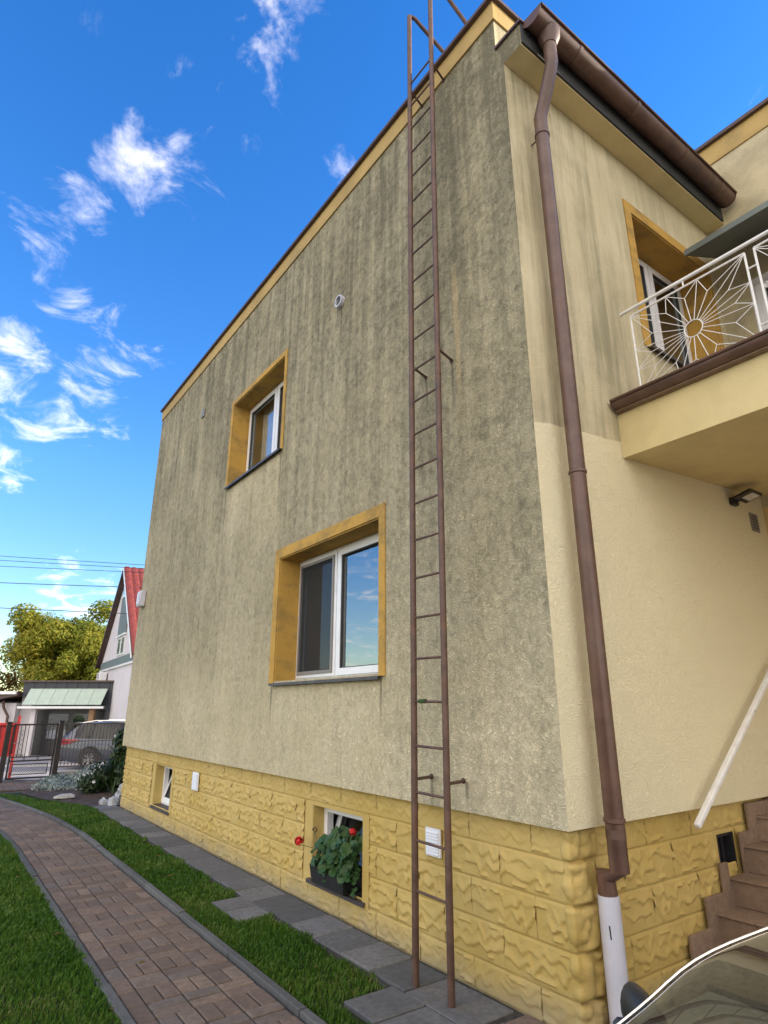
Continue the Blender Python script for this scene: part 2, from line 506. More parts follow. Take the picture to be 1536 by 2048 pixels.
MAT['wire'] = simple('dark_cable', (0.03, 0.03, 0.032), 0.6)
MAT['fabric'] = simple('plastic_bag', (0.36, 0.37, 0.38), 0.5, var=0.15, vscale=14)
MAT['stone'] = simple('white_stone', (0.40, 0.39, 0.36), 0.8, var=0.2)
MAT['twine'] = simple('green_twine', (0.05, 0.10, 0.03), 0.8)
MAT['tyre'] = simple('tyre_rubber', (0.018, 0.018, 0.018), 0.8)
MAT['alloy'] = simple('alloy_rim', (0.22, 0.22, 0.23), 0.35, 0.8, var=0.1)
MAT['lamp_red'] = simple('red_lens', (0.30, 0.012, 0.02), 0.15, var=0.1)
MAT['clear'] = simple('clear_lens', (0.65, 0.65, 0.65), 0.12, var=0.1)


def carpaint(name, c):
    m = M(name)
    m.set(c, 0.35, 0.3)
    m.b.inputs['Coat Weight'].default_value = 1.0
    m.b.inputs['Coat Roughness'].default_value = 0.03
    return m.m


MAT['silver'] = carpaint('silver_car_paint', (0.045, 0.055, 0.078))
MAT['oliv'] = carpaint('dark_olive_car_paint', (0.045, 0.042, 0.018))
MAT['chrome'] = simple('bright_trim', (0.82, 0.78, 0.72), 0.25, 0.9, var=0.05)
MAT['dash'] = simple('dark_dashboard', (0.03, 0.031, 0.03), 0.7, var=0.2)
MAT['cabin'] = simple('cabin_cloth', (0.40, 0.40, 0.32), 0.9, var=0.2)


# ------------------------------------------------------------------ object helpers
def tag(o, label=None, cat=None, group=None, kind=None):
    if label: o['label'] = label
    if cat: o['category'] = cat
    if group: o['group'] = group
    if kind: o['kind'] = kind
    return o


def empty(name, loc=(0, 0, 0), label=None, cat=None, group=None, parent=None):
    o = bpy.data.objects.new(name, None)
    COL.objects.link(o)
    o.location = loc
    o.empty_display_size = 0.2
    if parent:
        par(o, parent)
    return tag(o, label, cat, group)


def wloc(o):
    v = Vector(o.location)
    while o.parent:
        o = o.parent
        v = v + Vector(o.location)
    return v


def par(o, p):
    o.parent = p
    o.location = Vector(o.location) - wloc(p)


ID = lambda a, b, c: (a, b, c)


class MB:
    """collects boxes, tubes and sheets into one mesh"""
    def __init__(s, f=ID):
        s.v, s.f, s.t = [], [], f

    def add(s, vs, fs):
        o = len(s.v)
        s.v += [s.t(*v) for v in vs]
        s.f += [tuple(i + o for i in f) for f in fs]
        return s

    def box(s, x0, x1, y0, y1, z0, z1):
        return s.add([(x0, y0, z0), (x1, y0, z0), (x1, y1, z0), (x0, y1, z0), (x0, y0, z1), (x1, y0, z1), (x1, y1, z1), (x0, y1, z1)],
                     [(0, 3, 2, 1), (4, 5, 6, 7), (0, 1, 5, 4), (1, 2, 6, 5), (2, 3, 7, 6), (3, 0, 4, 7)])

    def cbox(s, x0, x1, y0, y1, z0, z1, c=0.004):
        """box with chamfered edges"""
        vs, idx = [], {}
        X, Y, Z = (x0, x1), (y0, y1), (z0, z1)
        for i in (0, 1):
            for j in (0, 1):
                for k in (0, 1):
                    dx, dy, dz = (c if i == 0 else -c), (c if j == 0 else -c), (c if k == 0 else -c)
                    for a in range(3):
                        p = [X[i] + dx, Y[j] + dy, Z[k] + dz]
                        p[a] = (X[i], Y[j], Z[k])[a]
                        idx[i, j, k, a] = len(vs)
                        vs.append(tuple(p))
        fs = []
        for a in range(3):
            b, d = [q for q in range(3) if q != a]
            for sd in (0, 1):
                loop = []
                for u, w in ((0, 0), (1, 0), (1, 1), (0, 1)):
                    q = [0, 0, 0]; q[a] = sd; q[b] = u; q[d] = w
                    loop.append(idx[q[0], q[1], q[2], a])
                fs.append(tuple(loop))
        for a in range(3):
            b, d = [q for q in range(3) if q != a]
            for u in (0, 1):
                for w in (0, 1):
                    q0 = [0, 0, 0]; q0[b] = u; q0[d] = w
                    q1 = list(q0); q1[a] = 1
                    fs.append((idx[(*q0, b)], idx[(*q0, d)], idx[(*q1, d)], idx[(*q1, b)]))
        for i in (0, 1):
            for j in (0, 1):
                for k in (0, 1):
                    fs.append((idx[i, j, k, 0], idx[i, j, k, 1], idx[i, j, k, 2]))
        return s.add(vs, fs)

    def tube(s, pts, r, n=10, cap=True, rr=None):
        pts = [Vector(p) for p in pts]
        vs, fs = [], []
        ref = None
        for i, p in enumerate(pts):
            a = pts[i - 1] if i else p
            b = pts[i + 1] if i < len(pts) - 1 else p
            d = (b - a).normalized()
            if ref is None:
                ref = Vector((0, 0, 1)) if abs(d.z) < 0.9 else Vector((1, 0, 0))
            u = d.cross(ref)
            if u.length < 1e-6:
                u = d.orthogonal()
            u.normalize()
            w = d.cross(u).normalized()
            ref = u.cross(d)
            k = 1.0
            if 0 < i < len(pts) - 1:
                c = (p - a).normalized().dot((b - p).normalized())
                k = 1.0 / max(0.5, math.sqrt(max(0.0, (1 + c) / 2)))
            rad = (rr[i] if rr else r)
            for j in range(n):
                t = 2 * math.pi * j / n
                vs.append(tuple(p + u * math.cos(t) * rad + w * math.sin(t) * rad))
        for i in range(len(pts) - 1):
            for j in range(n):
                fs.append((i * n + j, i * n + (j + 1) % n, (i + 1) * n + (j + 1) % n, (i + 1) * n + j))
        if cap:
            fs.append(tuple(range(n))[::-1])
            fs.append(tuple((len(pts) - 1) * n + j for j in range(n)))
        return s.add(vs, fs)

    def poly(s, loop, d):
        """prism: loop of points, extruded by vector d"""
        n = len(loop)
        vs = list(loop) + [tuple(a + b for a, b in zip(p, d)) for p in loop]
        fs = [tuple(range(n)), tuple(range(2 * n - 1, n - 1, -1))]
        fs += [(i, (i + 1) % n, n + (i + 1) % n, n + i) for i in range(n)]
        return s.add(vs, fs)

    def quad(s, a, b, c, d):
        return s.add([a, b, c, d], [(0, 1, 2, 3)])

    def mesh(s, name, mat, smooth=False, fix=True):
        me = bpy.data.meshes.new(name)
        me.from_pydata(s.v, [], s.f)
        if fix:
            bm = bmesh.new(); bm.from_mesh(me)
            bmesh.ops.recalc_face_normals(bm, faces=bm.faces)
            bm.to_mesh(me); bm.free()
        me.materials.append(mat)
        if smooth:
            me.polygons.foreach_set('use_smooth', [True] * len(me.polygons))
            if smooth != 'all':
                try:
                    me.set_sharp_from_angle(angle=R(42))
                except Exception:
                    pass
        return me

    def build(s, name, mat, parent=None, smooth=False, fix=True, origin=None):
        o = origin
        if o is None:
            xs = list(zip(*s.v))
            o = ((min(xs[0]) + max(xs[0])) / 2, (min(xs[1]) + max(xs[1])) / 2, min(xs[2]))
        s.v = [(a - o[0], b - o[1], c - o[2]) for a, b, c in s.v]
        return link(name, s.mesh(name, mat, smooth, fix), o, parent)


def link(name, me, loc=(0, 0, 0), parent=None, rz=0.0):
    ob = bpy.data.objects.new(name, me)
    COL.objects.link(ob)
    ob.location = loc
    if rz:
        ob.rotation_euler = (0, 0, rz)
    if parent:
        par(ob, parent)
    return ob


def copy_tree(o, delta, parent=None):
    """copy of a thing with copies of its parts and sub-parts"""
    c = o.copy()
    COL.objects.link(c)
    if parent:
        c.parent = parent
    else:
        c.location = Vector(o.location) + Vector(delta)
    for ch in list(o.children):
        copy_tree(ch, delta, c)
    return c


def np_mesh(name, verts, faces_flat, nper, mat, smooth=False):
    me = bpy.data.meshes.new(name)
    nv, nf = len(verts), len(faces_flat) // nper
    me.vertices.add(nv); me.vertices.foreach_set('co', np.asarray(verts, dtype=np.float32).ravel())
    me.loops.add(nf * nper); me.loops.foreach_set('vertex_index', np.asarray(faces_flat, dtype=np.int32))
    me.polygons.add(nf); me.polygons.foreach_set('loop_start', np.arange(0, nf * nper, nper, dtype=np.int32))
    if smooth:
        me.polygons.foreach_set('use_smooth', np.ones(nf, dtype=bool))
    me.update(calc_edges=True)
    me.materials.append(mat)
    return me


# ------------------------------------------------------------------ ground
XA, YB = 2.80, 2.263          # planes of the two house walls
XP, YP = 2.875, 2.335         # plinth behind them
XW = 5.93                     # wall of the right-hand wing


def street(s, t, z):          # frame square to the street beyond the gate
    p = RT * s + FW * t
    return (p.x, p.y, z)


def terrain_z(x, y):
    t = x * FW.x + y * FW.y
    k = min(1, max(0, (t - 16.2) / 4.5))
    return -0.63 * k * k * (3 - 2 * k)


vs, fs = [], []
gx = sorted(set([-400, -200, -100, -60] + [i * 2.5 for i in range(-16, 25)] + [90, 160, 280, 400]))
gy = sorted(set([-400, -150, -60] + [i * 1.5 for i in range(-14, 36)] + [75, 110, 180, 280, 400]))
for y in gy:
    for x in gx:
        vs.append((x, y, terrain_z(x, y) - 0.03))
nx = len(gx)
for j in range(len(gy) - 1):
    for i in range(nx - 1):
        fs.append((j * nx + i, j * nx + i + 1, (j + 1) * nx + i + 1, (j + 1) * nx + i))
mb = MB(); mb.v, mb.f = vs, fs
g = mb.build('ground', MAT['field'], smooth='all', origin=(0, 0, 0)); tag(g, kind='structure')

# street paving beyond the gate
mb = MB()
ns, nt = 30, 14
for j in range(nt + 1):
    for i in range(ns + 1):
        s_, t_ = -24 + i * 1.2, 15.0 + j * 1.35
        p = street(s_, t_, 0)
        mb.v.append((p[0], p[1], terrain_z(p[0], p[1]) - 0.018))
for j in range(nt):
    for i in range(ns):
        a = j * (ns + 1) + i
        mb.f.append((a, a + 1, a + ns + 2, a + ns + 1))
tag(mb.build('street', MAT['street'], smooth='all', origin=(0, 0, 0)), kind='structure')


def bend(y):                  # the path swings to the left towards the gate
    return -0.023 * max(0.0, y - 8.5) ** 2


PL, PR = 1.17, 1.875          # inner edges of the brick path
# lawn bases
mb = MB()
ys = [-3 + 0.5 * i for i in range(36)]
for y in ys:
    mb.v.append((-14, y, -0.012)); mb.v.append((PL - 0.03 + bend(y), y, -0.012))
mb.f = [(2 * i, 2 * i + 1, 2 * i + 3, 2 * i + 2) for i in range(len(ys) - 1)]
tag(mb.build('lawn', MAT['soilgreen'], origin=(0, 0, 0)), kind='structure')
mb = MB()
ys = [-3 + 0.5 * i for i in range(36)]
for y in ys:
    mb.v.append((PR + 0.03 + bend(y), y, -0.012)); mb.v.append((2.9, y, -0.012))
mb.f = [(2 * i, 2 * i + 1, 2 * i + 3, 2 * i + 2) for i in range(len(ys) - 1)]
tag(mb.build('lawn', MAT['soilgreen'], origin=(0, 0, 0)), kind='structure')


# pale yard under the near car, added to bounce light on the entrance wall
mb = MB()
mb.add([(-6, -16, -.006), (5.92, -16, -.006), (5.92, 2.3, -.006), (2.95, 2.3, -.006), (2.95, 1.86, -.006), (-6, 1.86, -.006)], [(0, 1, 2, 3, 4, 5)])
tag(mb.build('bounce_driveway', MAT['street'], origin=(0, 0, 0)), kind='structure')

# --- brick path
def path_base():
    m = MB()
    ys = [0.0 + 0.4 * i for i in range(38)]
    for y in ys:
        m.v.append((PL - 0.07 + bend(y), y, -0.004)); m.v.append((PR + 0.07 + bend(y), y, -0.004))
    m.f = [(2 * i, 2 * i + 1, 2 * i + 3, 2 * i + 2) for i in range(len(ys) - 1)]
    return m.build('path', MAT['dirtgap'], origin=(0, 0, 0))


path = tag(path_base(), kind='structure')
brick_me = MB().cbox(-0.0955, 0.0955, -0.0455, 0.0455, -0.03, 0.0, 0.005).mesh('brick', MAT['brick'])
bricks = []                   # x, y, rotation
y = 2.6
row = 0
while y < 14.6:
    # border column: half bricks laid along the edge
    for k in (0, 1):
        bricks.append((PL + 0.05, y + 0.1 + 0.2 * k, math.pi / 2))
    for c in range(3):
        x0 = PL + 0.1 + 0.2 * c
        bricks.append((x0 + 0.1, y + 0.05, 0)); bricks.append((x0 + 0.1, y + 0.15, 0))
        bricks.append((x0 + 0.05, y + 0.3, math.pi / 2)); bricks.append((x0 + 0.15, y + 0.3, math.pi / 2))
    y += 0.4


def slope_at(y):
    return -0.046 * max(0.0, y - 8.5)


far_b = MB()
count = 0
for (x, yy, a) in bricks:
    X = x + bend(yy)
    turn = math.atan2(-slope_at(yy), 1.0)
    dz = random.uniform(0.004, 0.010)
    a2 = a + turn + random.uniform(-0.012, 0.012)
    # those wholly below the picture's lower edge are left out
    t_ = X * FW.x + yy * FW.y
    if t_ < 3.55:
        continue
    if count < 300:
        o = link('brick', brick_me, (X, yy, dz), path, a2)
        o.rotation_euler = (random.uniform(-0.012, 0.012), random.uniform(-0.012, 0.012), a2)
        count += 1
    else:
        ca, sa = math.cos(a2), math.sin(a2)
        w, l = 0.0465, 0.0965
        pts = [(X + u * ca - v * sa, yy + u * sa + v * ca) for u, v in ((-l, -w), (l, -w), (l, w), (-l, w))]
        far_b.add([(p[0], p[1], -0.02) for p in pts] + [(p[0], p[1], dz) for p in pts],
                  [(4, 5, 6, 7), (0, 1, 5, 4), (1, 2, 6, 5), (2, 3, 7, 6), (3, 0, 4, 7)])
# cross apron before the gate
for i in range(46):
    for j in range(8):
        x0, y0 = -3.2 + i * 0.125, 14.85 + j * 0.22
        far_b.box(x0, x0 + 0.117, y0 + 0.0, y0 + 0.212, -0.02, random.uniform(0.004, 0.009))
o = far_b.build('brick_field', MAT['brick_s'], path, fix=True); tag(o, kind='stuff')

for side, x0, x1, h in ((0, PL - 0.065, PL - 0.008, 0.012), (1, PR + 0.008, PR + 0.062, 0.035)):
    y = 2.4
    while y < 14.4:
        L = 0.98
        m = MB()
        n = 4
        pts = []
        for k in range(n + 1):
            yy = y + 0.006 + (L - 0.012) * k / n
            pts.append((bend(yy), yy))
        vs_ = []
        zt = h + random.uniform(-0.006, 0.006)
        for bx, yy in pts:
            vs_ += [(x0 + bx, yy, -0.06), (x0 + bx, yy, zt - 0.006), (x0 + 0.008 + bx, yy, zt), (x1 - 0.008 + bx, yy, zt), (x1 + bx, yy, zt - 0.006), (x1 + bx, yy, -0.06)]
        fs_ = []
        for k in range(n):
            for q in range(5):
                fs_.append((k * 6 + q, k * 6 + q + 1, (k + 1) * 6 + q + 1, (k + 1) * 6 + q))
        fs_ += [tuple(range(6)), tuple(n * 6 + q for q in range(6))]
        m.add(vs_, fs_).build('kerb_stone', MAT['kerb'], path)
        y += L

# --- grey slab strip along the house
m = MB().box(2.47, 2.95, 1.2, 11.75, -0.05, -0.003)
strip = tag(m.build('pavement', MAT['dirtgap'], origin=(0, 0, 0)), kind='structure')


def slab(x0, x1, y0, y1, name='slab', mat='slab'):
    m = MB().cbox(x0 + .004, x1 - .004, y0 + .004, y1 - .004, -0.04, 0.0, 0.006)
    o = m.build(name, MAT[mat], strip)
    o.location.z += random.uniform(0.006, 0.014)
    o.rotation_euler = (random.uniform(-.008, .008), random.uniform(-.012, .012), random.uniform(-.01, .01))


y = 11.68
while y > 3.45:
    w = 0.35
    slab(2.5, 2.845, y - w, y)
    y -= w
for (x0, x1, y0, y1) in [(2.22, 2.5, 5.25, 5.56), (2.22, 2.5, 4.98, 5.25), (2.5, 2.845, 3.1, y), (2.15, 2.5, 3.08, 3.38), (2.13, 2.5, 2.72, 3.08), (2.5, 2.845, 2.75, 3.1)]:
    slab(x0, x1, y0, y1)
for i in range(4):
    for j in range(4):
        slab(2.10 + i * 0.2, 2.30 + i * 0.2, 1.90 + j * 0.2, 2.10 + j * 0.2, 'paving_block', 'brick')


# --- grass blades
def in_lawn(x, y):
    b = -0.023 * np.maximum(0, y - 8.5) ** 2
    wob = 0.025 * np.sin(y * 9.0) + 0.02 * np.sin(y * 23 + 1)
    left = (x < PL - 0.055 + b + 0.3 * wob) & (y < 14.75)
    right = (x > PR + 0.05 + b + 0.3 * wob) & (x < 2.50 + wob) & (y < 14.4 - 0.0 * x)
    edge = 2.47 + wob
    ext1 = (x > 2.20) & (y > 4.96) & (y < 5.58)
    ext2 = (x > 2.12 + wob) & (y < 3.42 + wob)
    bed = (y > 11.7) & (x > 2.50 - 0.42 * (y - 11.7) + wob)
    right &= ~ext1 & ~ext2 & ~bed & (x < edge)
    return left | right


def grass(n, x0, x1, y0, y1, hmin, hmax):
    P = rng.random((n, 2)) * [x1 - x0, y1 - y0] + [x0, y0]
    t = P[:, 0] * FW.x + P[:, 1] * FW.y
    s = P[:, 0] * RT.x + P[:, 1] * RT.y
    keep = in_lawn(P[:, 0], P[:, 1]) & (t > 3.4) & (s > -0.68 * t - 0.6)
    # thin with distance
    d = np.hypot(P[:, 0], P[:, 1])
    keep &= rng.random(n) < np.clip(5.2 / d, 0.25, 1) ** 1.0
    return P[keep], d[keep]


P, D = grass(560000, -4.6, 2.6, 2.8, 14.8, 0, 0)
n = len(P)
hs = (0.014 + 0.020 * rng.random(n)) * (1 + 0.22 * np.sin(P[:, 0] * 5 + 1.3 * np.sin(P[:, 1] * 3)))
wd = (0.0022 + 0.0016 * rng.random(n)) * np.clip(D / 4.5, 1, 2.6)
az = rng.random(n) * 2 * np.pi
ln = hs * (0.2 + 0.7 * rng.random(n))
dirx, diry = np.cos(az), np.sin(az)
az2 = az + np.pi / 2 + (rng.random(n) - .5)
V = np.zeros((n, 4, 3), np.float32)
V[:, 0] = np.c_[P[:, 0] - np.cos(az2) * wd, P[:, 1] - np.sin(az2) * wd, np.full(n, -0.012)]
V[:, 1] = np.c_[P[:, 0] + np.cos(az2) * wd, P[:, 1] + np.sin(az2) * wd, np.full(n, -0.012)]
V[:, 2] = np.c_[P[:, 0] + np.cos(az2) * wd * .7 + dirx * ln * .35, P[:, 1] + np.sin(az2) * wd * .7 + diry * ln * .35, hs * 0.65]
V[:, 3] = np.c_[P[:, 0] + dirx * ln, P[:, 1] + diry * ln, hs]
base = (np.arange(n) * 4)[:, None]
F = np.concatenate([base + [0, 1, 2], base + [0, 2, 3]], axis=1).reshape(-1)
# a few fallen leaves
n2 = 46
Pl = rng.random((n2, 2)) * [4.2, 9.5] + [-1.8, 3.6]
Vl = np.zeros((n2, 4, 3), np.float32)
az = rng.random(n2) * 6.283
u2, w2 = np.c_[np.cos(az), np.sin(az)], np.c_[-np.sin(az), np.cos(az)]
sz = (0.018 + 0.016 * rng.random(n2))[:, None]
zl_ = 0.028 + 0.012 * rng.random(n2)
for k_, (a_, b_) in enumerate(((-1, 0), (0, -.6), (1, 0), (0, .6))):
    Vl[:, k_, :2] = Pl + u2 * sz * a_ + w2 * sz * b_
    Vl[:, k_, 2] = zl_ + (0.008 * (k_ % 2)) + 0.006 * rng.random(n2)
tag(link('fallen_leaves', np_mesh('fallen_leaves', Vl.reshape(-1, 3), np.arange(n2 * 4), 4, MAT['rust_leaf'])), kind='stuff')
tag(link('grass', np_mesh('grass', V.reshape(-1, 3), F, 3, MAT['grass'])), kind='stuff')

# soil bed at the far corner of the house
mb = MB()
pts = [(2.48, 11.75), (2.2, 12.4), (1.95, 13.2), (1.75, 14.2), (1.95, 14.9), (2.6, 16.1), (5.5, 16.1), (5.5, 11.75)]
mb.add([(a, b, 0.0) for a, b in pts], [tuple(range(len(pts)))])
tag(mb.build('flower_bed', MAT['soil'], origin=(0, 0, 0)), kind='structure')

# ------------------------------------------------------------------ the house
house = empty('house', (XA, YB, 0), 'two storey rendered house with yellow stone-pattern plinth and streaked cream walls', 'house')
TA = lambda u, v, n: (XA - n, u, v)          # street-side wall: u = y
TB = lambda u, v, n: (u, YB - n, v)          # entrance-side wall: u = x
TW = lambda u, v, n: (XW - n, u, v)          # wing wall


def panel(m, u0, u1, v0, v1, holes, n=0.0, step=0.9):
    us = sorted({u0, u1, *[h[i] for h in holes for i in (0, 1) if u0 < h[i] < u1]})
    vs = sorted({v0, v1, *[h[i] for h in holes for i in (2, 3) if v0 < h[i] < v1]})
    for i in range(len(us) - 1):
        for j in range(len(vs) - 1):
            a, b = (us[i] + us[i + 1]) / 2, (vs[j] + vs[j + 1]) / 2
            if any(h[0] < a < h[1] and h[2] < b < h[3] for h in holes):
                continue
            m.quad((us[i], vs[j], n), (us[i + 1], vs[j], n), (us[i + 1], vs[j + 1], n), (us[i], vs[j + 1], n))


W_LOW = (3.95, 5.79, 1.80, 3.07)
W_UP = (5.94, 7.53, 4.41, 5.65)
W_SIDE = (4.38, 5.72, 4.42, 5.82)
ZT = 7.19
m = MB(TA)
panel(m, YB, 11.45, 0.94, ZT, [W_LOW, W_UP, (YB, YP, 6.63, ZT)])
m.t = ID
m.quad((XA, YB, .94), (XA, 11.45, .94), (XA + .3, 11.45, .94), (XA + .3, YB, .94))
m.quad((XA, 11.45, .94), (XA, 11.45, ZT), (13, 11.45, ZT), (13, 11.45, .94))
wallA = m.build('wall', MAT['old'], house, fix=False, origin=(0, 0, 0))
tag(wallA, 'weathered street-side wall with dark algae streaks')
m = MB(TB)
panel(m, XA, XW, 0.94, 6.41, [W_SIDE])
m.t = ID
m.quad((XA + .3, YB, .94), (XA + .3, YB + .3, .94), (XW, YB + .3, .94), (XW, YB, .94))
wallB = m.build('wall', MAT['new'], house, fix=False, origin=(0, 0, 0))
tag(wallB, 'cream entrance-side wall freshly painted below')
m = MB().quad((XA, YP, 6.63), (13, YP, 6.63), (13, YP, ZT), (XA, YP, ZT))
m.quad((13, -3, 0), (13, 11.45, 0), (13, 11.45, ZT), (13, -3, ZT))
m.build('upper_wall', MAT['new'], house, fix=False, origin=(0, 0, 0))

# cornice under the gutter
m = MB().box(XA + .001, XW - .002, 2.085, YB, 6.412, 6.63)
cor = m.build('cornice', MAT['soffit'], house)
m = MB().box(XA - .001, XA + .0008, 2.0855, YB - .0005, 6.4125, 6.6295)
m.build('cornice_end', MAT['old'], house)
m = MB().box(XA + .004, XW - .03, 2.068, 2.0835, 6.425, 6.629)  # dark board on the cornice face; the shade behind the gutter is its colour
m.build('gutter_shade_board', MAT['dash'], house)
m = MB().box(XA - .02, XW - .01, 2.055, YP - .002, 6.632, 6.655)
m.build('eave_flashing', MAT['flash'], house)
# yellow band and roof flashing
m = MB().box(XA - .016, XA + .05, YP - .016, 11.466, 6.985, ZT - .001)
m.box(XA + .052, 12.9, YP - .016, YP + .05, 6.985, ZT - .001)
m.build('roof_band', MAT['band'], house)
m = MB().box(XA - .055, 13.05, YP - .05, 11.505, ZT, ZT + .035)
m.build('roof', MAT['flash'], house)

# --- windows
def window(T, hole, depth, bands, strip_n, casements, sill=True, screen=None, tilt=None, curtain=None, label=None, sill_out=0.05, fw_=0.05, reveal='ochre'):
    u0, u1, v0, v1 = hole
    w = MB(T)
    bl, br, bt = bands
    # face strips
    if bt or bl or br:
        w.box(u0 - bl, u1 + br, v1, v1 + bt, 0.002, strip_n)
        w.box(u0 - bl, u0, v0 - .02, v1 - .0005, 0.002, strip_n)
        w.box(u1, u1 + br, v0 - .02, v1 - .0005, 0.002, strip_n)
    th = 0.012
    w.box(u0, u0 + th, v0, v1 - th, -depth - .07, -.001)
    w.box(u1 - th, u1, v0, v1 - th, -depth - .07, -.001)
    w.box(u0, u1, v1 - th, v1, -depth - .07, -.001)
    root = w.build('window', MAT[reveal], house)
    if label: root['label'] = label
    a0, a1, b0, b1 = u0 + th + .001, u1 - th - .001, v0 + .004, v1 - th - .001
    f = MB(T)
    f.box(a0, a0 + fw_, b0, b1, -depth - .06, -depth)
    f.box(a1 - fw_, a1, b0, b1, -depth - .06, -depth)
    f.box(a0 + fw_, a1 - fw_, b0, b0 + fw_, -depth - .06, -depth)
    f.box(a0 + fw_, a1 - fw_, b1 - fw_, b1, -depth - .06, -depth)
    k = len(casements)
    edges = [a0 + fw_ * .55]
    for c in casements[:-1]:
        edges.append(a0 + (a1 - a0) * c)
    edges.append(a1 - fw_ * .55)
    for e in edges[1:-1]:
        f.box(e - .022, e + .022, b0 + fw_, b1 - fw_, -depth - .06, -depth - .002)
    f.build('frame', MAT['upvc'], root)
    for i in range(k):
        e0, e1 = edges[i] + (0.012 if i else 0), edges[i + 1] - (0.012 if i < k - 1 else 0)
        g0, g1 = b0 + fw_ * .55, b1 - fw_ * .55
        sw = 0.062
        sh = 0.0
        if tilt is not None and i == tilt:
            sh = 0.16
        def TT(u, v, n, g0=g0, g1=g1, sh=sh):
            return T(u, v, n - sh * (v - g0) / (g1 - g0))
        q = MB(TT)
        n0, n1 = -depth - .045, -depth + .014
        q.box(e0, e0 + sw, g0, g1, n0, n1); q.box(e1 - sw, e1, g0, g1, n0, n1)
        q.box(e0 + sw, e1 - sw, g0, g0 + sw, n0, n1); q.box(e0 + sw, e1 - sw, g1 - sw, g1, n0, n1)
        q.build('sash', MAT['upvc'], root)
        q = MB(TT)
        q.quad((e0 + sw, g0 + sw, -depth - .02), (e1 - sw, g0 + sw, -depth - .02), (e1 - sw, g1 - sw, -depth - .02), (e0 + sw, g1 - sw, -depth - .02))
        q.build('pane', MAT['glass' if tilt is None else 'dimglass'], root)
        q = MB(TT)
        gk = .008
        q.box(e0 + sw, e0 + sw + gk, g0 + sw, g1 - sw, -depth - .019, n1 - .006); q.box(e1 - sw - gk, e1 - sw, g0 + sw, g1 - sw, -depth - .019, n1 - .006)
        q.box(e0 + sw + gk, e1 - sw - gk, g0 + sw, g0 + sw + gk, -depth - .019, n1 - .006); q.box(e0 + sw + gk, e1 - sw - gk, g1 - sw - gk, g1 - sw, -depth - .019, n1 - .006)
        q.build('gasket', MAT['rubber'], root)
        if screen == i:
            q = MB(T)
            n2 = -depth + .016
            c0, c1, d0, d1 = e0 + .035, e1 - .035, g0 + .03, g1 - .035
            q.box(c0, c0 + .028, d0, d1, n2, n2 + .012); q.box(c1 - .028, c1, d0, d1, n2, n2 + .012)
            q.box(c0 + .028, c1 - .028, d0, d0 + .028, n2, n2 + .012); q.box(c0 + .028, c1 - .028, d1 - .028, d1, n2, n2 + .012)
            q.build('screen_frame', MAT['grey'], root)
            q = MB(T)
            q.quad((c0 + .028, d0 + .028, n2 + .006), (c1 - .028, d0 + .028, n2 + .006), (c1 - .028, d1 - .028, n2 + .006), (c0 + .028, d1 - .028, n2 + .006))
            q.build('insect_screen', MAT['mesh'], root)
    if sill:
        q = MB(T)
        so = sill_out
        q.poly([(u0 - .045, v0 + .004, -depth + .01), (u0 - .045, v0 - .022, so), (u0 - .045, v0 - .045, so), (u0 - .045, v0 - .047, so - .008), (u0 - .045, v0 - .026, so - .010), (u0 - .045, v0 - .002, -depth + .01)][::1],
               (u1 - u0 + .075, 0, 0))
        # poly extrudes in local axes; rebuild through T
        q = MB(T)
        prof = [(v0 + .004, -depth - .004), (v0 - .020, so), (v0 - .046, so), (v0 - .046, so - .006), (v0 - .026, so - .008), (v0 - .004, -depth - .004)]
        n_ = len(prof)
        L, Rr = u0 - .045, u1 + .02
        q.add([(L, a, b) for a, b in prof] + [(Rr, a, b) for a, b in prof],
              [tuple(range(n_)), tuple(range(2 * n_ - 1, n_ - 1, -1))] + [(i, (i + 1) % n_, n_ + (i + 1) % n_, n_ + i) for i in range(n_)])
        q.build('sill', MAT['sill'], root)
    # room behind the glass
    q = MB(T)
    e = 0.25
    r0, r1, s0, s1, nb = u0 - e, u1 + e, v0 - .5, v1 + .3, -depth - 1.8
    q.quad((r0, s0, nb), (r1, s0, nb), (r1, s1, nb), (r0, s1, nb))
    q.quad((r0, s0, nb), (r0, s1, nb), (r0, s1, -depth - .08), (r0, s0, -depth - .08))
    q.quad((r1, s0, nb), (r1, s1, nb), (r1, s1, -depth - .08), (r1, s0, -depth - .08))
    q.quad((r0, s1, nb), (r1, s1, nb), (r1, s1, -depth - .08), (r0, s1, -depth - .08))
    q.quad((r0, s0, nb), (r1, s0, nb), (r1, s0, -depth - .08), (r0, s0, -depth - .08))
    q.build('room', MAT['room'], root, fix=False)
    if curtain:
        c0, c1, mt = curtain
        q = MB(T)
        kx = 24
        for i in range(kx + 1):
            u = c0 + (c1 - c0) * i / kx
            nn = -depth - .16 + .025 * math.sin(i * 1.9)
            q.v += [T(u, v0 + .01, nn), T(u, v1 - .02, nn)]
        q.f = [(2 * i, 2 * i + 2, 2 * i + 3, 2 * i + 1) for i in range(kx)]
        q.build('curtain', MAT[mt], root, smooth='all', fix=False)
    return root


window(TA, W_LOW, .235, (.085, .105, .105), .012, (.56, 1), screen=1, label='lower street-side window with an insect screen on its far casement')
window(TA, W_UP, .235, (.06, .08, .07), .012, (.42, 1), curtain=(6.75, 7.35, 'curtain'), label='upper street-side window reflecting the sky')
window(TB, W_SIDE, .28, (.10, .06, .105), .012, (.52, 1), label='window above the balcony beside the downpipe')

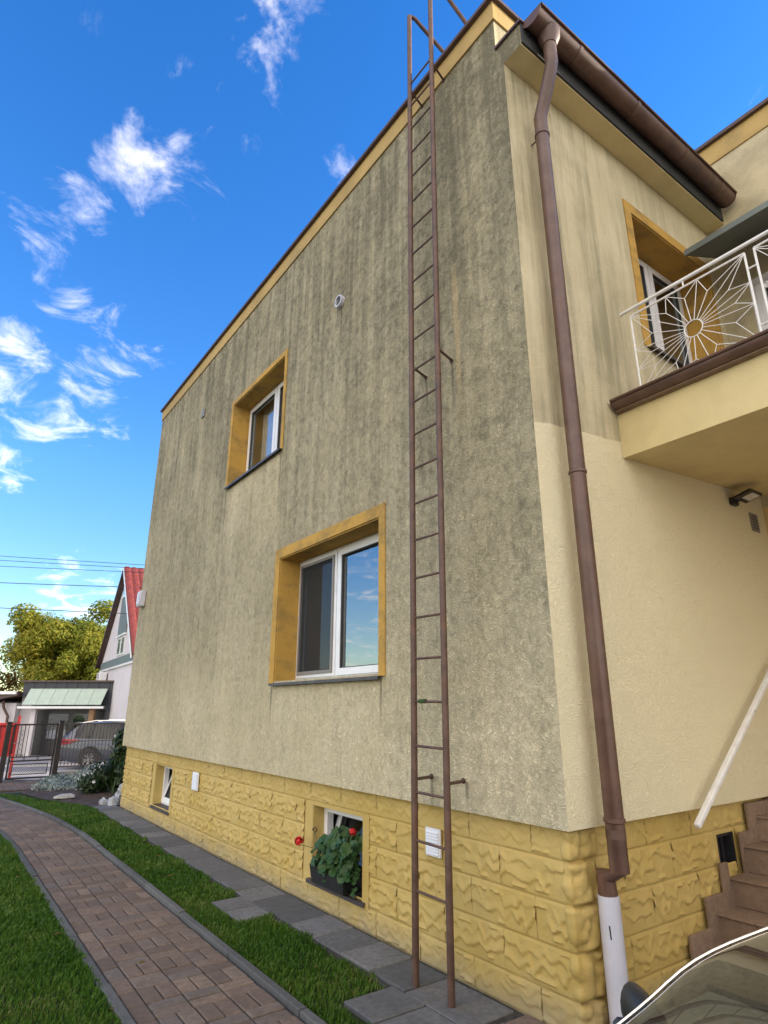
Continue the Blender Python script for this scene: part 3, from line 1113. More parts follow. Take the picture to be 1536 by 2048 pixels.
# --- plinth: courses of moulded stone-pattern blocks
pl = empty('plinth', (XP, YP, 0)); par(pl, house)
BW1 = (8.89, 9.68, 0.235, 0.775)
BW2 = (4.255, 5.05, 0.205, 0.758)
m = MB(lambda u, v, n: (XP - n, u, v))
panel(m, YP, 11.40, -0.05, 0.94, [BW1, BW2])
m.t = ID
m.quad((XP, 11.40, -.05), (XP, 11.40, .94), (13, 11.40, .94), (13, 11.40, -.05))
m.build('plinth_backing', MAT['plinth'], pl, fix=False, origin=(0, 0, 0))
m = MB(lambda u, v, n: (u, YP - n, v))
B3 = (4.38, 4.60, 0.50, 0.75)
panel(m, XP, XW, -0.05, 0.94, [B3])
m.build('plinth_backing', MAT['plinth'], pl, fix=False, origin=(0, 0, 0))


def relief(L, H, seed, lumps=False, step=0.0075):
    """height field of one cast block: torn ledges with ragged V-shaped lower edges"""
    r = np.random.default_rng(seed)
    nu, nv = max(6, int(L / step)), max(6, int(H / step))
    U, Vv = np.meshgrid(np.linspace(0, L, nu), np.linspace(0, H, nv))
    h = np.full_like(U, 0.006)
    h += 0.003 * np.sin(U * 17 + r.random() * 6) * np.sin(Vv * 23 + r.random() * 6)
    if lumps:
        for _ in range(int(8 + 60 * L)):
            cu, cv = r.random() * L, r.random() * H
            ru, rv = 0.035 + .04 * r.random(), 0.03 + .03 * r.random()
            d = ((U - cu) / ru) ** 2 + ((Vv - cv) / rv) ** 2
            h = np.maximum(h, 0.006 + 0.022 * np.sqrt(np.clip(1 - d, 0, 1)))
    else:
        us = U[0]
        for rowv, depth in ((0.66, .85), (0.34, 1.0)):
            # ragged lower edge: a chain of V-shaped teeth of uneven size
            k_u, k_v = [-.04], [H * rowv]
            u, up_ = -.04, True
            while u < L + .05:
                w = (0.030 + 0.050 * r.random()) if not up_ else (0.020 + 0.045 * r.random())
                u += w
                k_u.append(u)
                k_v.append(H * (rowv + r.normal() * .07) + (0.019 if up_ else -0.019) * (0.15 + 1.5 * r.random()))
                up_ = not up_
            low = np.interp(us, k_u, k_v)[None, :] + 0 * U
            # pieces: each tooth its own tilt and strength, some worn away
            cells = np.searchsorted(k_u, us)
            amp = (0.35 + 0.65 * r.random(len(k_u) + 2)) * (r.random(len(k_u) + 2) > .12)
            am = np.interp(us, k_u, amp[:len(k_u)])[None, :] * .5 + amp[np.minimum(cells // 2 * 2, len(amp) - 1)][None, :] * .5
            a = Vv - low
            upl = 0.030 + 0.035 * np.interp(us, np.linspace(0, L, 7), r.random(7))[None, :]
            k = np.where(a < 0, 0, np.clip(1 - a / upl, 0, 1) ** .8)
            h = np.maximum(h, 0.005 + 0.022 * depth * am * k * (0.55 if H < .165 else 1))
        # short straight tooled ledges
        for _ in range(3):
            c0, wl_ = r.random() * L * .85, .05 + .09 * r.random()
            cv = H * r.choice((0.88, 0.80, 0.14, 0.10))
            a = Vv - cv - (U - c0) * .04
            k = ((U > c0) & (U < c0 + wl_)) * np.where(a < 0, 0, np.clip(1 - a / .02, 0, 1))
            h = np.maximum(h, 0.005 + 0.017 * k)
    hs_ = h.copy()
    for _ in range(1):
        hs_[1:-1, 1:-1] = (hs_[1:-1, 1:-1] * 4 + hs_[:-2, 1:-1] + hs_[2:, 1:-1] + hs_[1:-1, :-2] + hs_[1:-1, 2:]) / 8
    e = np.minimum(U + .006, L - U + .006)
    e = np.minimum(e, np.minimum(Vv, H - Vv))
    hs_ *= np.clip(e / 0.0075, 0, 1) ** .6
    hs_ += 0.001
    co = np.stack([U.ravel(), hs_.ravel(), Vv.ravel()], 1)      # x along, y = outward, z up
    i = (np.arange(nv - 1)[:, None] * nu + np.arange(nu - 1)[None, :]).ravel()
    fc = np.stack([i, i + 1, i + nu + 1, i + nu], 1).ravel()
    me = np_mesh('stone_block', co, fc, 4, MAT['plinth'], smooth=True)
    me.set_sharp_from_angle(angle=R(50))
    return me


COURSES = [(0.0, 0.160), (0.160, 0.365), (0.365, 0.575), (0.575, 0.776), (0.776, 0.938)]
cache = {}


def block(length, ci, seed, lumps=False):
    H = round(COURSES[ci][1] - COURSES[ci][0] - .004, 3)
    key = (round(length, 2), H, seed, lumps)
    if key not in cache:
        cache[key] = relief(length - .004, H, hash(key) % 99991 if False else int(seed * 97 + H * 1000 + length * 333), lumps)
    return cache[key]


def lay_A(u0, u1, ci, seed):
    if u1 - u0 < 0.05:
        return
    me = block(u1 - u0, ci, seed)
    o = link('stone_block', me, (XP, u1, COURSES[ci][0] + .002), pl)     # runs towards -Y, outward = -X
    o.rotation_euler = (0, 0, -math.pi / 2)
    o.scale = (1, -1, 1)
    return o


def lay(T, u0, u1, ci, seed, lumps=False):
    """place a block on a wall plane: vertices are baked in place"""
    if u1 - u0 < 0.045:
        return
    src = block(u1 - u0, ci, seed, lumps)
    return src


blocks = 0
def wall_courses(axis, start, end, holes, off):
    global blocks
    for ci, (z0, z1) in enumerate(COURSES):
        edges = [start]
        e = 4.08 + (0.25 if ci % 2 else 0) - 12 * 0.5 + off
        while e < end - .06:
            if e > start + .08:
                edges.append(round(e, 3))
            e += 0.5
        edges.append(end)
        for a, b in zip(edges, edges[1:]):
            segs = [(a, b)]
            for h0, h1, hz0, hz1 in holes:
                if hz0 < z1 - .02 and hz1 > z0 + .02:
                    ns_ = []
                    for p, q in segs:
                        if p < h0 - .09: ns_.append((p, min(q, h0 - .09)))
                        if q > h1 + .13: ns_.append((max(p, h1 + .13), q))
                    segs = ns_
            for p, q in segs:
                if q - p < .05:
                    continue
                full = abs((q - p) - .5) < .01
                me = block(.5 if full else q - p, ci, random.choice((1, 2, 3, 4, 5)) if full else 7)
                o = bpy.data.objects.new('stone_block', me)
                COL.objects.link(o)
                if axis == 'A':      # local x -> +Y, local y -> -X
                    o.matrix_world = Matrix(((0, -1, 0, XP), (1, 0, 0, p + .002), (0, 0, 1, z0 + .002), (0, 0, 0, 1)))
                else:                # local x -> +X, local y -> -Y
                    o.matrix_world = Matrix(((1, 0, 0, p + .002), (0, -1, 0, YP), (0, 0, 1, z0 + .002), (0, 0, 0, 1)))
                loc = o.matrix_world.translation.copy()
                rot = o.matrix_world.to_euler() if axis == 'A' else None
                o.parent = pl
                if axis == 'A':
                    o.rotation_euler = (0, 0, math.pi / 2)
                    o.location = loc - wloc(pl)
                else:
                    o.rotation_euler = (0, 0, 0); o.scale = (1, -1, 1)
                    o.location = loc - wloc(pl)
                blocks += 1


wall_courses('A', YP + .03, 11.40, [BW1, BW2], 0.0)
# stepped edge of the plinth along the stair
stair_line = lambda z: 3.60 + (z + .03) / 0.16 * 0.2275
for ci, (z0, z1) in enumerate(COURSES):
    lim = min(5.0, 3.61 + 0.2275 * math.floor((z1 - .01) / .157) + .3)
    a = XP + .20
    seed = 3
    while a < lim - .05:
        b = min(a + (.5 if not (ci % 2 and a < 3.1) else .25), lim)
        if ci == 3 and a < 4.36 < b: b = 4.36
        if b - a > .05:
            o = link('stone_block', block(round(b - a, 3), ci, 1 + seed % 5), (a + .002, YP, z0 + .002), pl)
            o.scale = (1, -1, 1)
        seed += 1
        if ci == 3 and abs(b - 4.36) < .001:
            a = 4.62
        else:
            a = b
# rounded corner stones
for ci, (z0, z1) in enumerate(COURSES):
    H = z1 - z0 - .006
    nu, nv = 34, 18
    r = np.random.default_rng(40 + ci)
    co = []
    for j in range(nv):
        for i in range(nu):
            t = i / (nu - 1)
            L = .26 * t
            # wraps from the street side round the arris on to the entrance side
            if L < .05:
                px, py, nx_, ny_ = XP - .0, YP + .05 - L, -1, 0
            else:
                px, py, nx_, ny_ = XP + (L - .05), YP, 0, -1
            k = math.exp(-((L - .05) / .02) ** 2)
            if k > .02:
                nx_, ny_ = -.7 * k + nx_ * (1 - k), -.7 * k + ny_ * (1 - k)
            v = H * j / (nv - 1)
            hgt = 0.012
            for (cu, cv, ru, rv, a) in LUMPS[ci] if False else []:
                pass
            co.append([px, py, z0 + .003 + v, nx_, ny_, L, v])
    co = np.array(co)
    h = np.full(len(co), .010)
    for _ in range(15):
        cu, cv = .02 + .23 * r.random(), H * r.random()
        ru, rv = .028 + .028 * r.random(), .03 + .032 * r.random()
        d = ((co[:, 5] - cu) / ru) ** 2 + ((co[:, 6] - cv) / rv) ** 2
        h = np.maximum(h, .006 + .030 * np.sqrt(np.clip(1 - d, 0, 1)))
    e = np.minimum(np.minimum(co[:, 6], H - co[:, 6]), .26 - co[:, 5] + .004)
    e = np.minimum(e, co[:, 5] + .004)
    h *= np.clip(e / .014, 0, 1) ** .5
    P3 = co[:, :3].copy()
    P3[:, 0] += co[:, 3] * h; P3[:, 1] += co[:, 4] * h
    i = (np.arange(nv - 1)[:, None] * nu + np.arange(nu - 1)[None, :]).ravel()
    fc = np.stack([i, i + 1, i + nu + 1, i + nu], 1).ravel()
    c0 = np.array([XP, YP, z0])
    link('corner_stone', np_mesh('corner_stone', P3 - c0, fc, 4, MAT['plinth'], True), tuple(c0), pl)
# smooth rendered margins around the basement windows
for (u0, u1, v0, v1) in (BW1, BW2):
    m = MB(lambda u, v, n: (XP - n, u, v))
    m.box(u0 - .085, u0, v0 - .06, v1 + .012, .001, .012)
    m.build('window_margin', MAT['plinth'], pl)


TPA = lambda u, v, n: (XP - n, u, v)
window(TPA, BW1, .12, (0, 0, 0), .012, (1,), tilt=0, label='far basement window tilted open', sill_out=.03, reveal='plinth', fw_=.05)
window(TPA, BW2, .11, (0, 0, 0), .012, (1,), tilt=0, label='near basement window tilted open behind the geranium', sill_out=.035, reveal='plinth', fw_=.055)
# little black window beside the stair
q = MB(lambda u, v, n: (u, YP - n, v))
q.box(4.38, 4.60, .50, .75, -.10, -.06)
bw = q.build('window', MAT['black'], house); bw['label'] = 'small black basement window beside the stair'
q = MB(lambda u, v, n: (u, YP - n, v))
q.box(4.38, 4.40, .50, .75, -.059, -.002); q.box(4.58, 4.60, .50, .75, -.059, -.002); q.box(4.40, 4.58, .73, .75, -.059, -.002); q.box(4.485, 4.505, .50, .73, -.059, -.03)
q.build('frame', MAT['black'], bw)

# --- ventilation grilles
def grille(T, u0, u1, v0, v1, n, label):
    q = MB(T)
    q.box(u0, u1, v0, v1, n, n + .012)
    r = q.build('vent_grille', MAT['upvc'], house); r['label'] = label
    k = int((v1 - v0) / .019)
    for i in range(k):
        z = v0 + .012 + (v1 - v0 - .024) * (i + .5) / k
        if k > 6 and abs(i - k / 2) < .6 and k % 2 == 0 and i == k // 2:
            pass
        s_ = MB(T)
        s_.add([(u0 + .014, z - .005, n + .013), (u1 - .014, z - .005, n + .013), (u1 - .014, z - .007, n + .024), (u0 + .014, z - .007, n + .024), (u0 + .014, z + .006, n + .013), (u1 - .014, z + .006, n + .013)],
               [(0, 1, 2, 3), (3, 2, 5, 4), (0, 3, 4), (1, 5, 2)])
        s_.build('slat', MAT['upvc'], r)


grille(TPA, 3.33, 3.475, .63, .795, .022, 'white louvred vent behind the ladder')
grille(TPA, 7.82, 8.02, .585, .79, .022, 'white louvred vent between the basement windows')
m = MB(TA)
def ring(m, T, u, v, r0, r1, n0, n1, k=24):
    vs_ = []
    for i in range(k):
        a = 2 * math.pi * i / k
        for r_, n_ in ((r0, n0), (r0, n1), (r1, n1), (r1, n0)):
            vs_.append((u + r_ * math.cos(a), v + r_ * math.sin(a), n_))
    fs_ = []
    for i in range(k):
        j = (i + 1) % k
        for q in range(4):
            fs_.append((i * 4 + q, j * 4 + q, j * 4 + (q + 1) % 4, i * 4 + (q + 1) % 4))
    m.add(vs_, fs_)
ring(m, TA, 4.66, 5.635, .052, .068, .001, .045)
rv = m.build('round_vent', MAT['pvc'], house, smooth=True)
m = MB(TA); m.add([(4.66 + .052 * math.cos(i * .3927), 5.635 + .052 * math.sin(i * .3927), .012) for i in range(16)], [tuple(range(16))])
for i in range(6):
    zz = 5.635 - .04 + i * .016
    hw = math.sqrt(max(0, .051 ** 2 - (zz - 5.635) ** 2))
    m.box(4.66 - hw, 4.66 + hw, zz - .003, zz + .003, .014, .03)
m.build('vent_louvre', MAT['grey'], rv)
m = MB(TA); m.cbox(11.08, 11.28, 3.24, 3.52, .003, .10, .012)
jb = m.build('meter_box', MAT['pvc'], house, smooth=True); 
m = MB(TA); m.cbox(11.10, 11.26, 3.27, 3.49, .101, .112, .006); m.build('box_lid', MAT['pvc'], jb)
m = MB(TA); m.cbox(8.83, 8.95, 6.02, 6.16, .002, .02, .004); m.build('small_vent', MAT['grey'], house)

# --- gutter and downpipe
def gutter(name, T, L0, L1, cu, cv, r, parent, mat='brown'):
    """half-round trough along local axis l; profile in (c, z)"""
    prof = []
    k = 12
    for i in range(k + 1):
        a = math.pi + math.pi * i / k
        prof.append((cu + r * math.cos(a), cv + r * math.sin(a)))
    for i in range(8):          # rolled outer bead
        a = math.pi - i * math.pi / 4
        prof.append((cu + r + .010 + .010 * math.cos(a), cv + .004 + .010 * math.sin(a)))
    for i in range(k, -1, -1):
        a = math.pi + math.pi * i / k
        prof.append((cu + (r - .004) * math.cos(a), cv + (r - .004) * math.sin(a)))
    n = len(prof)
    q = MB(T)
    q.add([(L0, a, b) for a, b in prof] + [(L1, a, b) for a, b in prof], [(i, (i + 1) % n, n + (i + 1) % n, n + i) for i in range(n)])
    gt = q.build(name, MAT[mat], parent, smooth=True)
    for l in (L0 - .006, L1):
        q = MB(T)
        cap = [(cu + (r + .006) * math.cos(math.pi + math.pi * i / 14), cv + (r + .006) * math.sin(math.pi + math.pi * i / 14)) for i in range(15)] + [(cu + r + .006, cv + .012), (cu - r - .006, cv + .012)]
        nn = len(cap)
        q.add([(l, a, b) for a, b in cap] + [(l + .006, a, b) for a, b in cap], [tuple(range(nn)), tuple(range(2 * nn - 1, nn - 1, -1))] + [(i, (i + 1) % nn, nn + (i + 1) % nn, nn + i) for i in range(nn)])
        q.build('end_cap', MAT[mat], gt)
    return gt


TG = lambda l, c, z: (l, -c, z)            # c grows towards the viewer (-Y)
gut = gutter('gutter', TG, XA + .03, XW - .06, -1.985, 6.635, .088, house)
for l in (3.32, 4.12, 4.92, 5.6):           # overlapping joints / brackets
    q = MB(TG)
    arc = [(-1.985 + .092 * math.cos(math.pi + math.pi * i / 12), 6.635 + .092 * math.sin(math.pi + math.pi * i / 12)) for i in range(13)]
    arc2 = [(-1.985 + .0885 * math.cos(math.pi + math.pi * i / 12), 6.635 + .0885 * math.sin(math.pi + math.pi * i / 12)) for i in range(12, -1, -1)]
    pr = arc + arc2
    nn = len(pr)
    q.add([(l, a, b) for a, b in pr] + [(l + .035, a, b) for a, b in pr], [(i, (i + 1) % nn, nn + (i + 1) % nn, nn + i) for i in range(nn)] + [tuple(range(nn)), tuple(range(2 * nn - 1, nn - 1, -1))])
    q.build('gutter_bracket', MAT['brown'], gut, smooth=True)
q = MB()
q.tube([(3.02, 1.985, 6.60), (3.02, 1.985, 6.54), (3.02, 1.985, 6.46)], .07, 14, rr=[.093, .088, .056])
q.build('gutter_outlet', MAT['brown'], gut, smooth=True)
DX = 3.045
q = MB()
q.tube([(3.02, 1.985, 6.47), (3.022, 1.985, 6.28), (3.03, 2.02, 6.20), (3.04, 2.115, 5.98), (DX, 2.155, 5.90), (DX, 2.155, 5.7), (DX, 2.155, 3.0), (DX, 2.155, 0.745), (DX, 2.24, 0.715), (DX, 2.24, 0.61)], .050, 18)
dp = q.build('downpipe', MAT['brown'], house, smooth=True)
for z, y_ in ((5.72, 2.155), (2.95, 2.155), (0.985, 2.155)):
    q = MB(); q.tube([(DX, y_, z - .012), (DX, y_, z - .008), (DX, y_, z + .008), (DX, y_, z + .012)], .056, 18, rr=[.0515, .057, .057, .0515])
    q.build('pipe_collar', MAT['brown'], dp, smooth=True)
for z in (5.72,):
    q = MB(); q.tube([(DX, 2.19, z), (DX, YB + .02, z)], .006, 8)
    q.build('pipe_clip', MAT['brown'], dp)
q = MB(); q.tube([(DX, 2.155, .945), (DX, 2.155, .90)], .0515, 18); q.build('pipe_collar', MAT['brown'], dp, smooth=True)
q = MB(); q.tube([(DX, 2.24, .625), (DX, 2.238, .3), (DX, 2.236, -.03)], .055, 20)
gp = q.build('drain_pipe', MAT['pvc'], house, smooth=True)
q = MB(); q.tube([(DX - .048, 2.215, .50), (DX - .046, 2.213, .44)], .004, 6); q.build('marker_stroke', MAT['black'], gp)

# --- right-hand wing
m = MB()
m.quad((XW, -3, -.05), (XW, YB + .4, -.05), (XW, YB + .4, 3.30), (XW, -3, 3.30))
lowwing = m.build('porch_wall', MAT['orange'], house, fix=False, origin=(0, 0, 0))
DOOR = (0.88, 1.98, 3.66, 5.62)
m = MB(TW); panel(m, -3, YP, 3.30, 7.46, [DOOR]); m.t = ID
m.quad((XW, -3, -.05), (13, -3, -.05), (13, -3, 7.46), (XW, -3, 7.46))
wing = m.build('wall', MAT['wing'], house, fix=False, origin=(0, 0, 0)); wing['label'] = 'grey-stained wall of the right-hand wing'
m = MB().box(XW - .016, XW + .05, -3.02, YP - .06, 7.22, 7.459); m.build('roof_band', MAT['band'], house)
m = MB().box(XW - .06, 13.02, -3.06, YP + .3, 7.46, 7.50); m.build('roof', MAT['flash'], house)
window(TW, DOOR, .10, (0, 0, 0), .01, (.5, 1), sill=False, label='white balcony door of two leaves', reveal='upvc', fw_=.06)
# canopy over the balcony door
m = MB()
m.add([(5.16, 2.20, 5.70), (5.16, -1.2, 5.70), (5.16, -1.2, 5.76), (5.16, 2.20, 5.76), (XW - .002, 2.20, 6.05), (XW - .002, -1.2, 6.05), (XW - .002, -1.2, 6.14), (XW - .002, 2.20, 6.14)],
      [(0, 1, 2, 3), (4, 7, 6, 5), (0, 4, 5, 1), (3, 2, 6, 7), (0, 3, 7, 4), (1, 5, 6, 2)])
m.build('canopy', MAT['canopy'], house)

# --- balcony
m = MB()
m.add([(3.75, YB - .002, 3.258), (XW - .002, YB - .002, 3.40), (XW - .002, -1.5, 3.40), (3.75, -1.5, 3.258), (3.75, YB - .002, 3.60), (XW - .002, YB - .002, 3.60), (XW - .002, -1.5, 3.60), (3.75, -1.5, 3.60)],
      [(0, 3, 2, 1), (4, 5, 6, 7), (0, 4, 7, 3), (1, 2, 6, 5), (0, 1, 5, 4), (3, 7, 6, 2)])
bal = m.build('balcony', MAT['soffit'], house)
TGB = lambda l, c, z: (-c, l, z)
bg_ = gutter('balcony_gutter', lambda l, c, z: (-c, l, z), -1.4, 2.235, -3.695, 3.665, .052, house)
m = MB().box(3.70, XW - .01, -1.5, YB - .01, 3.602, 3.625); m.build('balcony_deck', MAT['tile'], house)
# railing with sunburst panels
RX = 3.765
q = MB(); q.tube([(RX, 2.14, 4.402), (RX, -1.4, 4.402)], .014, 10)
rail = q.build('railing', MAT['whitepaint'], house, smooth=True)


def bar(a, b, r, name='bar'):
    q = MB(); q.tube([(RX, *a), (RX, *b)], r, 6); q.build(name, MAT['whitepaint'], rail, smooth=True)


for (ya, yb) in ((2.062, 1.245), (1.185, .37), (.31, -.50)):
    z0, z1 = 3.69, 4.345
    for a, b in (((ya, z0), (ya, z1)), ((ya, z1), (yb, z1)), ((yb, z1), (yb, z0)), ((yb, z0), (ya, z0))):
        bar(a, b, .0075, 'panel_frame')
    yc, zc, rr_ = (ya + yb) / 2 - .02, 4.0, .062
    q = MB()
    q.tube([(RX, yc + rr_ * math.cos(2 * math.pi * i / 24), zc + rr_ * math.sin(2 * math.pi * i / 24)) for i in range(25)], .0038, 6, cap=False)
    q.build('sun_ring', MAT['whitepaint'], rail, smooth=True)
    # outer ends on the frame, alternating with shorter rays joined to them by struts
    W_, H_ = ya - yb, z1 - z0
    ends = [(ya, z0), (ya, z0 + H_ * .30), (ya, z0 + H_ * .55), (ya, z1), (ya - W_ * .34, z1), (ya - W_ * .62, z1), (yb, z1), (yb, z0 + H_ * .66), (yb, z0 + H_ * .42), (yb, z0), (ya - W_ * .62, z0), (ya - W_ * .36, z0)]
    n_ = len(ends)
    def dirv(p):
        d = Vector((p[0] - yc, p[1] - zc)); return d
    for i, e in enumerate(ends):
        d = dirv(e); u = d.normalized()
        bar((yc + u.x * rr_, zc + u.y * rr_), e, .0026, 'ray')
        e2 = ends[(i + 1) % n_]
        d2 = dirv(e2)
        ub = (u + d2.normalized()).normalized()
        ln_ = min(d.length, d2.length) * .72
        tip = (yc + ub.x * ln_, zc + ub.y * ln_)
        bar((yc + ub.x * rr_, zc + ub.y * rr_), tip, .0026, 'ray')
        bar(tip, e, .0026, 'strut'); bar(tip, e2, .0026, 'strut')
for ym in (1.215, .34):
    for zz in (4.22, 3.80):
        bar((ym + .03, zz), (ym - .025, zz), .006, 'link_bar')
for ym in (1.65, .8, 0.0):
    bar((ym, 4.345), (ym, 4.395), .006, 'spacer')
bar((2.062, 3.69), (2.062, 3.62), .009, 'post'); bar((1.245, 3.69), (1.245, 3.62), .009, 'post'); bar((1.185, 3.69), (1.185, 3.62), .009, 'post'); bar((.37, 3.69), (.37, 3.62), .009, 'post')

# --- stair on the entrance side
SX = 3.955
st = empty('stair', (SX, YP, 0)); par(st, house)
RISE, GO = 0.160, 0.2285
m = MB()
for i in range(9):
    m.box(SX + GO * i, SX + GO * (i + 1) if i < 8 else XW - .01, .9, YP - .03, -.04, RISE * (i + 1) - .015 + (.027))
m.build('stair_core', MAT['dirtgap'], st)
for i in range(9):
    z = RISE * (i + 1) + .027
    x0 = SX + GO * i
    yy = YP - .03
    k = 0
    while yy > .95:
        wd_ = .30 if k else .24
        q = MB().cbox(x0 - .022, x0 + GO - .002, yy - wd_ + .003, yy - .0, z - .012, z, .002); q.build('stair_tile', MAT['tile'], st)
        q = MB().cbox(x0 - .010, x0 - .0005, yy - wd_ + .003, yy, z - RISE + .003, z - .0135, .0015); q.build('stair_tile', MAT['tile'], st)
        yy -= wd_; k += 1
    # skirting tiles stepping up the plinth
    xs0 = 3.61 + .2285 * i
    top = .126 + .1575 * i
    if xs0 < 4.9 and not (4.3 < xs0 < 4.7 and False):
        x1 = xs0 + .2285 + .16
        zl = max(-.03, top - .44)
        if i == 3:
            q = MB().cbox(xs0, 4.385, YP - .048, YP - .030, zl, top, .002); q.build('skirting_tile', MAT['tile'], st)
            q = MB().cbox(4.388, 4.75, YP - .049, YP - .030, zl, .488, .002); q.build('skirting_tile', MAT['tile'], st)
        elif i == 4:
            q = MB().cbox(4.60, x1, YP - .0475, YP - .0305, zl, top - .01, .002); q.build('skirting_tile', MAT['tile'], st)
        else:
            q = MB().cbox(xs0, x1, YP - .048 - .0008 * i, YP - .030, zl, top, .002); q.build('skirting_tile', MAT['tile'], st)
# handrail on the wall
hr = MB()
A_, B_ = Vector((3.90, YB - .075, .865)), Vector((5.75, YB - .075, 2.135))
d = (B_ - A_).normalized()
up_ = Vector((-d.z, 0, d.x))
q = MB()
vs_ = []
for P_ in (A_, B_):
    for a, b in ((-.024, -.018), (.024, -.018), (.024, .018), (-.024, .018)):
        v = P_ + up_ * b + Vector((0, a * .8, 0)); vs_.append(tuple(v))
q.add(vs_, [(0, 1, 2, 3), (7, 6, 5, 4), (0, 4, 5, 1), (1, 5, 6, 2), (2, 6, 7, 3), (3, 7, 4, 0)])
hrail = q.build('handrail', MAT['whitepaint'], house)
bvm = hrail.modifiers.new('edge', 'BEVEL'); bvm.width = .010; bvm.segments = 3
for f in (.16, .80):
    P_ = A_ + (B_ - A_) * f
    q = MB(); q.tube([(P_.x, P_.y + .01, P_.z - .01), (P_.x + .02, P_.y + .03, P_.z - .05), (P_.x + .02, YB + .004, P_.z - .05)], .008, 8)
    q.build('handrail_bracket', MAT['whitepaint'], hrail, smooth=True)
for f in (.52,):
    P_ = A_ + (B_ - A_) * f
    q = MB(); q.tube([(P_.x, P_.y - .018, P_.z), (P_.x, P_.y - .022, P_.z)], .006, 8); q.build('screw', MAT['grey'], hrail)
# vent plate and solar lamp under the balcony
m = MB(TB); m.cbox(5.62, 5.76, 3.03, 3.20, .002, .012, .003); pv = m.build('vent_plate', MAT['grey'], house)
for i in range(5):
    m = MB(TB); m.box(5.64, 5.74, 3.055 + i * .027, 3.063 + i * .027, .013, .017); m.build('slat', MAT['black'], pv)
lamp = empty('wall_lamp', (5.33, YB, 3.22), 'small black solar lamp with a tilting head fixed below the balcony', 'wall lamp')
m = MB(TB); m.cbox(5.28, 5.37, 3.20, 3.27, .002, .045, .008); m.build('lamp_base', MAT['black'], lamp)
m = MB(); m.tube([(5.33, YB - .045, 3.235), (5.34, YB - .09, 3.245)], .012, 8); m.build('arm', MAT['black'], lamp)
m = MB()
m.add([(5.24, YB - .06, 3.235), (5.46, YB - .06, 3.235), (5.46, YB - .20, 3.27), (5.24, YB - .20, 3.27), (5.24, YB - .06, 3.255), (5.46, YB - .06, 3.255), (5.46, YB - .20, 3.29), (5.24, YB - .20, 3.29)],
      [(0, 3, 2, 1), (4, 5, 6, 7), (0, 1, 5, 4), (1, 2, 6, 5), (2, 3, 7, 6), (3, 0, 4, 7)])
m.build('lamp_head', MAT['black'], lamp)
m = MB().quad((5.30, YB - .10, 3.243), (5.44, YB - .10, 3.243), (5.44, YB - .19, 3.2655), (5.30, YB - .19, 3.2655)); m.build('diffuser', MAT['clear'], lamp, fix=False)

# ------------------------------------------------------------------ ladder
LX = 2.60
lad = empty('roof_ladder', (LX, 3.14, 0), 'tall brown steel ladder fixed upright to the streaked wall and rising over the roof edge', 'ladder')


def stile_y(b, z):
    return b - 0.013 * z


YL, YR = 3.295, 2.985
for b, top in ((YL, 7.93), (YR, 8.05)):
    q = MB(); q.tube([(LX, stile_y(b, 0), .0), (LX, stile_y(b, 3.5), 3.5), (LX, stile_y(b, top), top)], .0215, 12)
    q.build('stile', MAT['ladder'], lad, smooth=True)
z = .498
k = 0
while z < 7.9:
    q = MB(); q.tube([(LX + .001, stile_y(YL, z), z), (LX + .001, stile_y(YR, z), z - .006)], .0085, 8)
    q.build('rung', MAT['ladder'], lad, smooth=True)
    z += .2725
    k += 1
    if k > 24 and z > 7.2:
        break
for z in (1.115, 4.085, 6.98):
    for b, dy in ((YL, .05), (YR, .05)):
        y_ = stile_y(b, z)
        q = MB(); q.tube([(LX, y_, z), (XA + .01, y_ + .065, z)], .010, 8)
        q.tube([(XA - .012, y_ + .064, z), (XA - .002, y_ + .065, z)], .017, 8)
        q.build('wall_bracket', MAT['ladder'], lad, smooth=True)
for b, top in ((YL, 7.93), (YR, 8.05)):
    y_ = stile_y(b, top)
    q = MB(); q.tube([(LX, y_, top - .012), (LX + .02, y_ - .004, top + .006), (LX + .06, y_ - .015, top), (3.0, y_ - .13, 7.52), (3.22, y_ - .2, 7.22)], .0185, 10)
    q.build('grab_rail', MAT['ladder'], lad, smooth=True)
# twine wound round one rung
q = MB()
pts = []
for i in range(60):
    a = i * .9
    pts.append((LX + .012 * math.cos(a), 3.215 - .0011 * i + .004 * math.sin(i * 2.2), 1.588 + .012 * math.sin(a)))
q.tube(pts, .003, 5)
q.tube([(LX, 3.19, 1.58), (LX - .006, 3.185, 1.555), (LX, 3.178, 1.53)], .002, 5)
tag(q.build('twine', MAT['twine']), 'scrap of green twine knotted round a ladder rung', 'twine')

# ------------------------------------------------------------------ geranium on the basement sill
ger = empty('geranium', (2.86, 4.72, .19), 'bushy geranium with red flower heads in a black box on the basement sill', 'potted plant')
q = MB()
q.add([(2.80, 4.42, .20), (2.98, 4.42, .20), (2.98, 4.90, .20), (2.80, 4.90, .20), (2.785, 4.40, .33), (2.995, 4.40, .33), (2.995, 4.92, .33), (2.785, 4.92, .33)],
      [(0, 3, 2, 1), (4, 5, 6, 7), (0, 1, 5, 4), (1, 2, 6, 5), (2, 3, 7, 6), (3, 0, 4, 7)])
q.build('planter', MAT['black'], ger)


def leaf_mesh(seed, r):
    rr_ = random.Random(seed)
    n = 14
    vs_ = [(0, 0, -.12 * r)]
    for i in range(n):
        a = 2 * math.pi * i / n
        k = r * (1 + .10 * math.cos(a * 5 + seed)) * (0.55 if i == 0 else 1)
        vs_.append((k * math.cos(a), k * math.sin(a), .10 * r * math.sin(a * 3 + seed)))
    return vs_, [(0, 1 + i, 1 + (i + 1) % n) for i in range(n)]


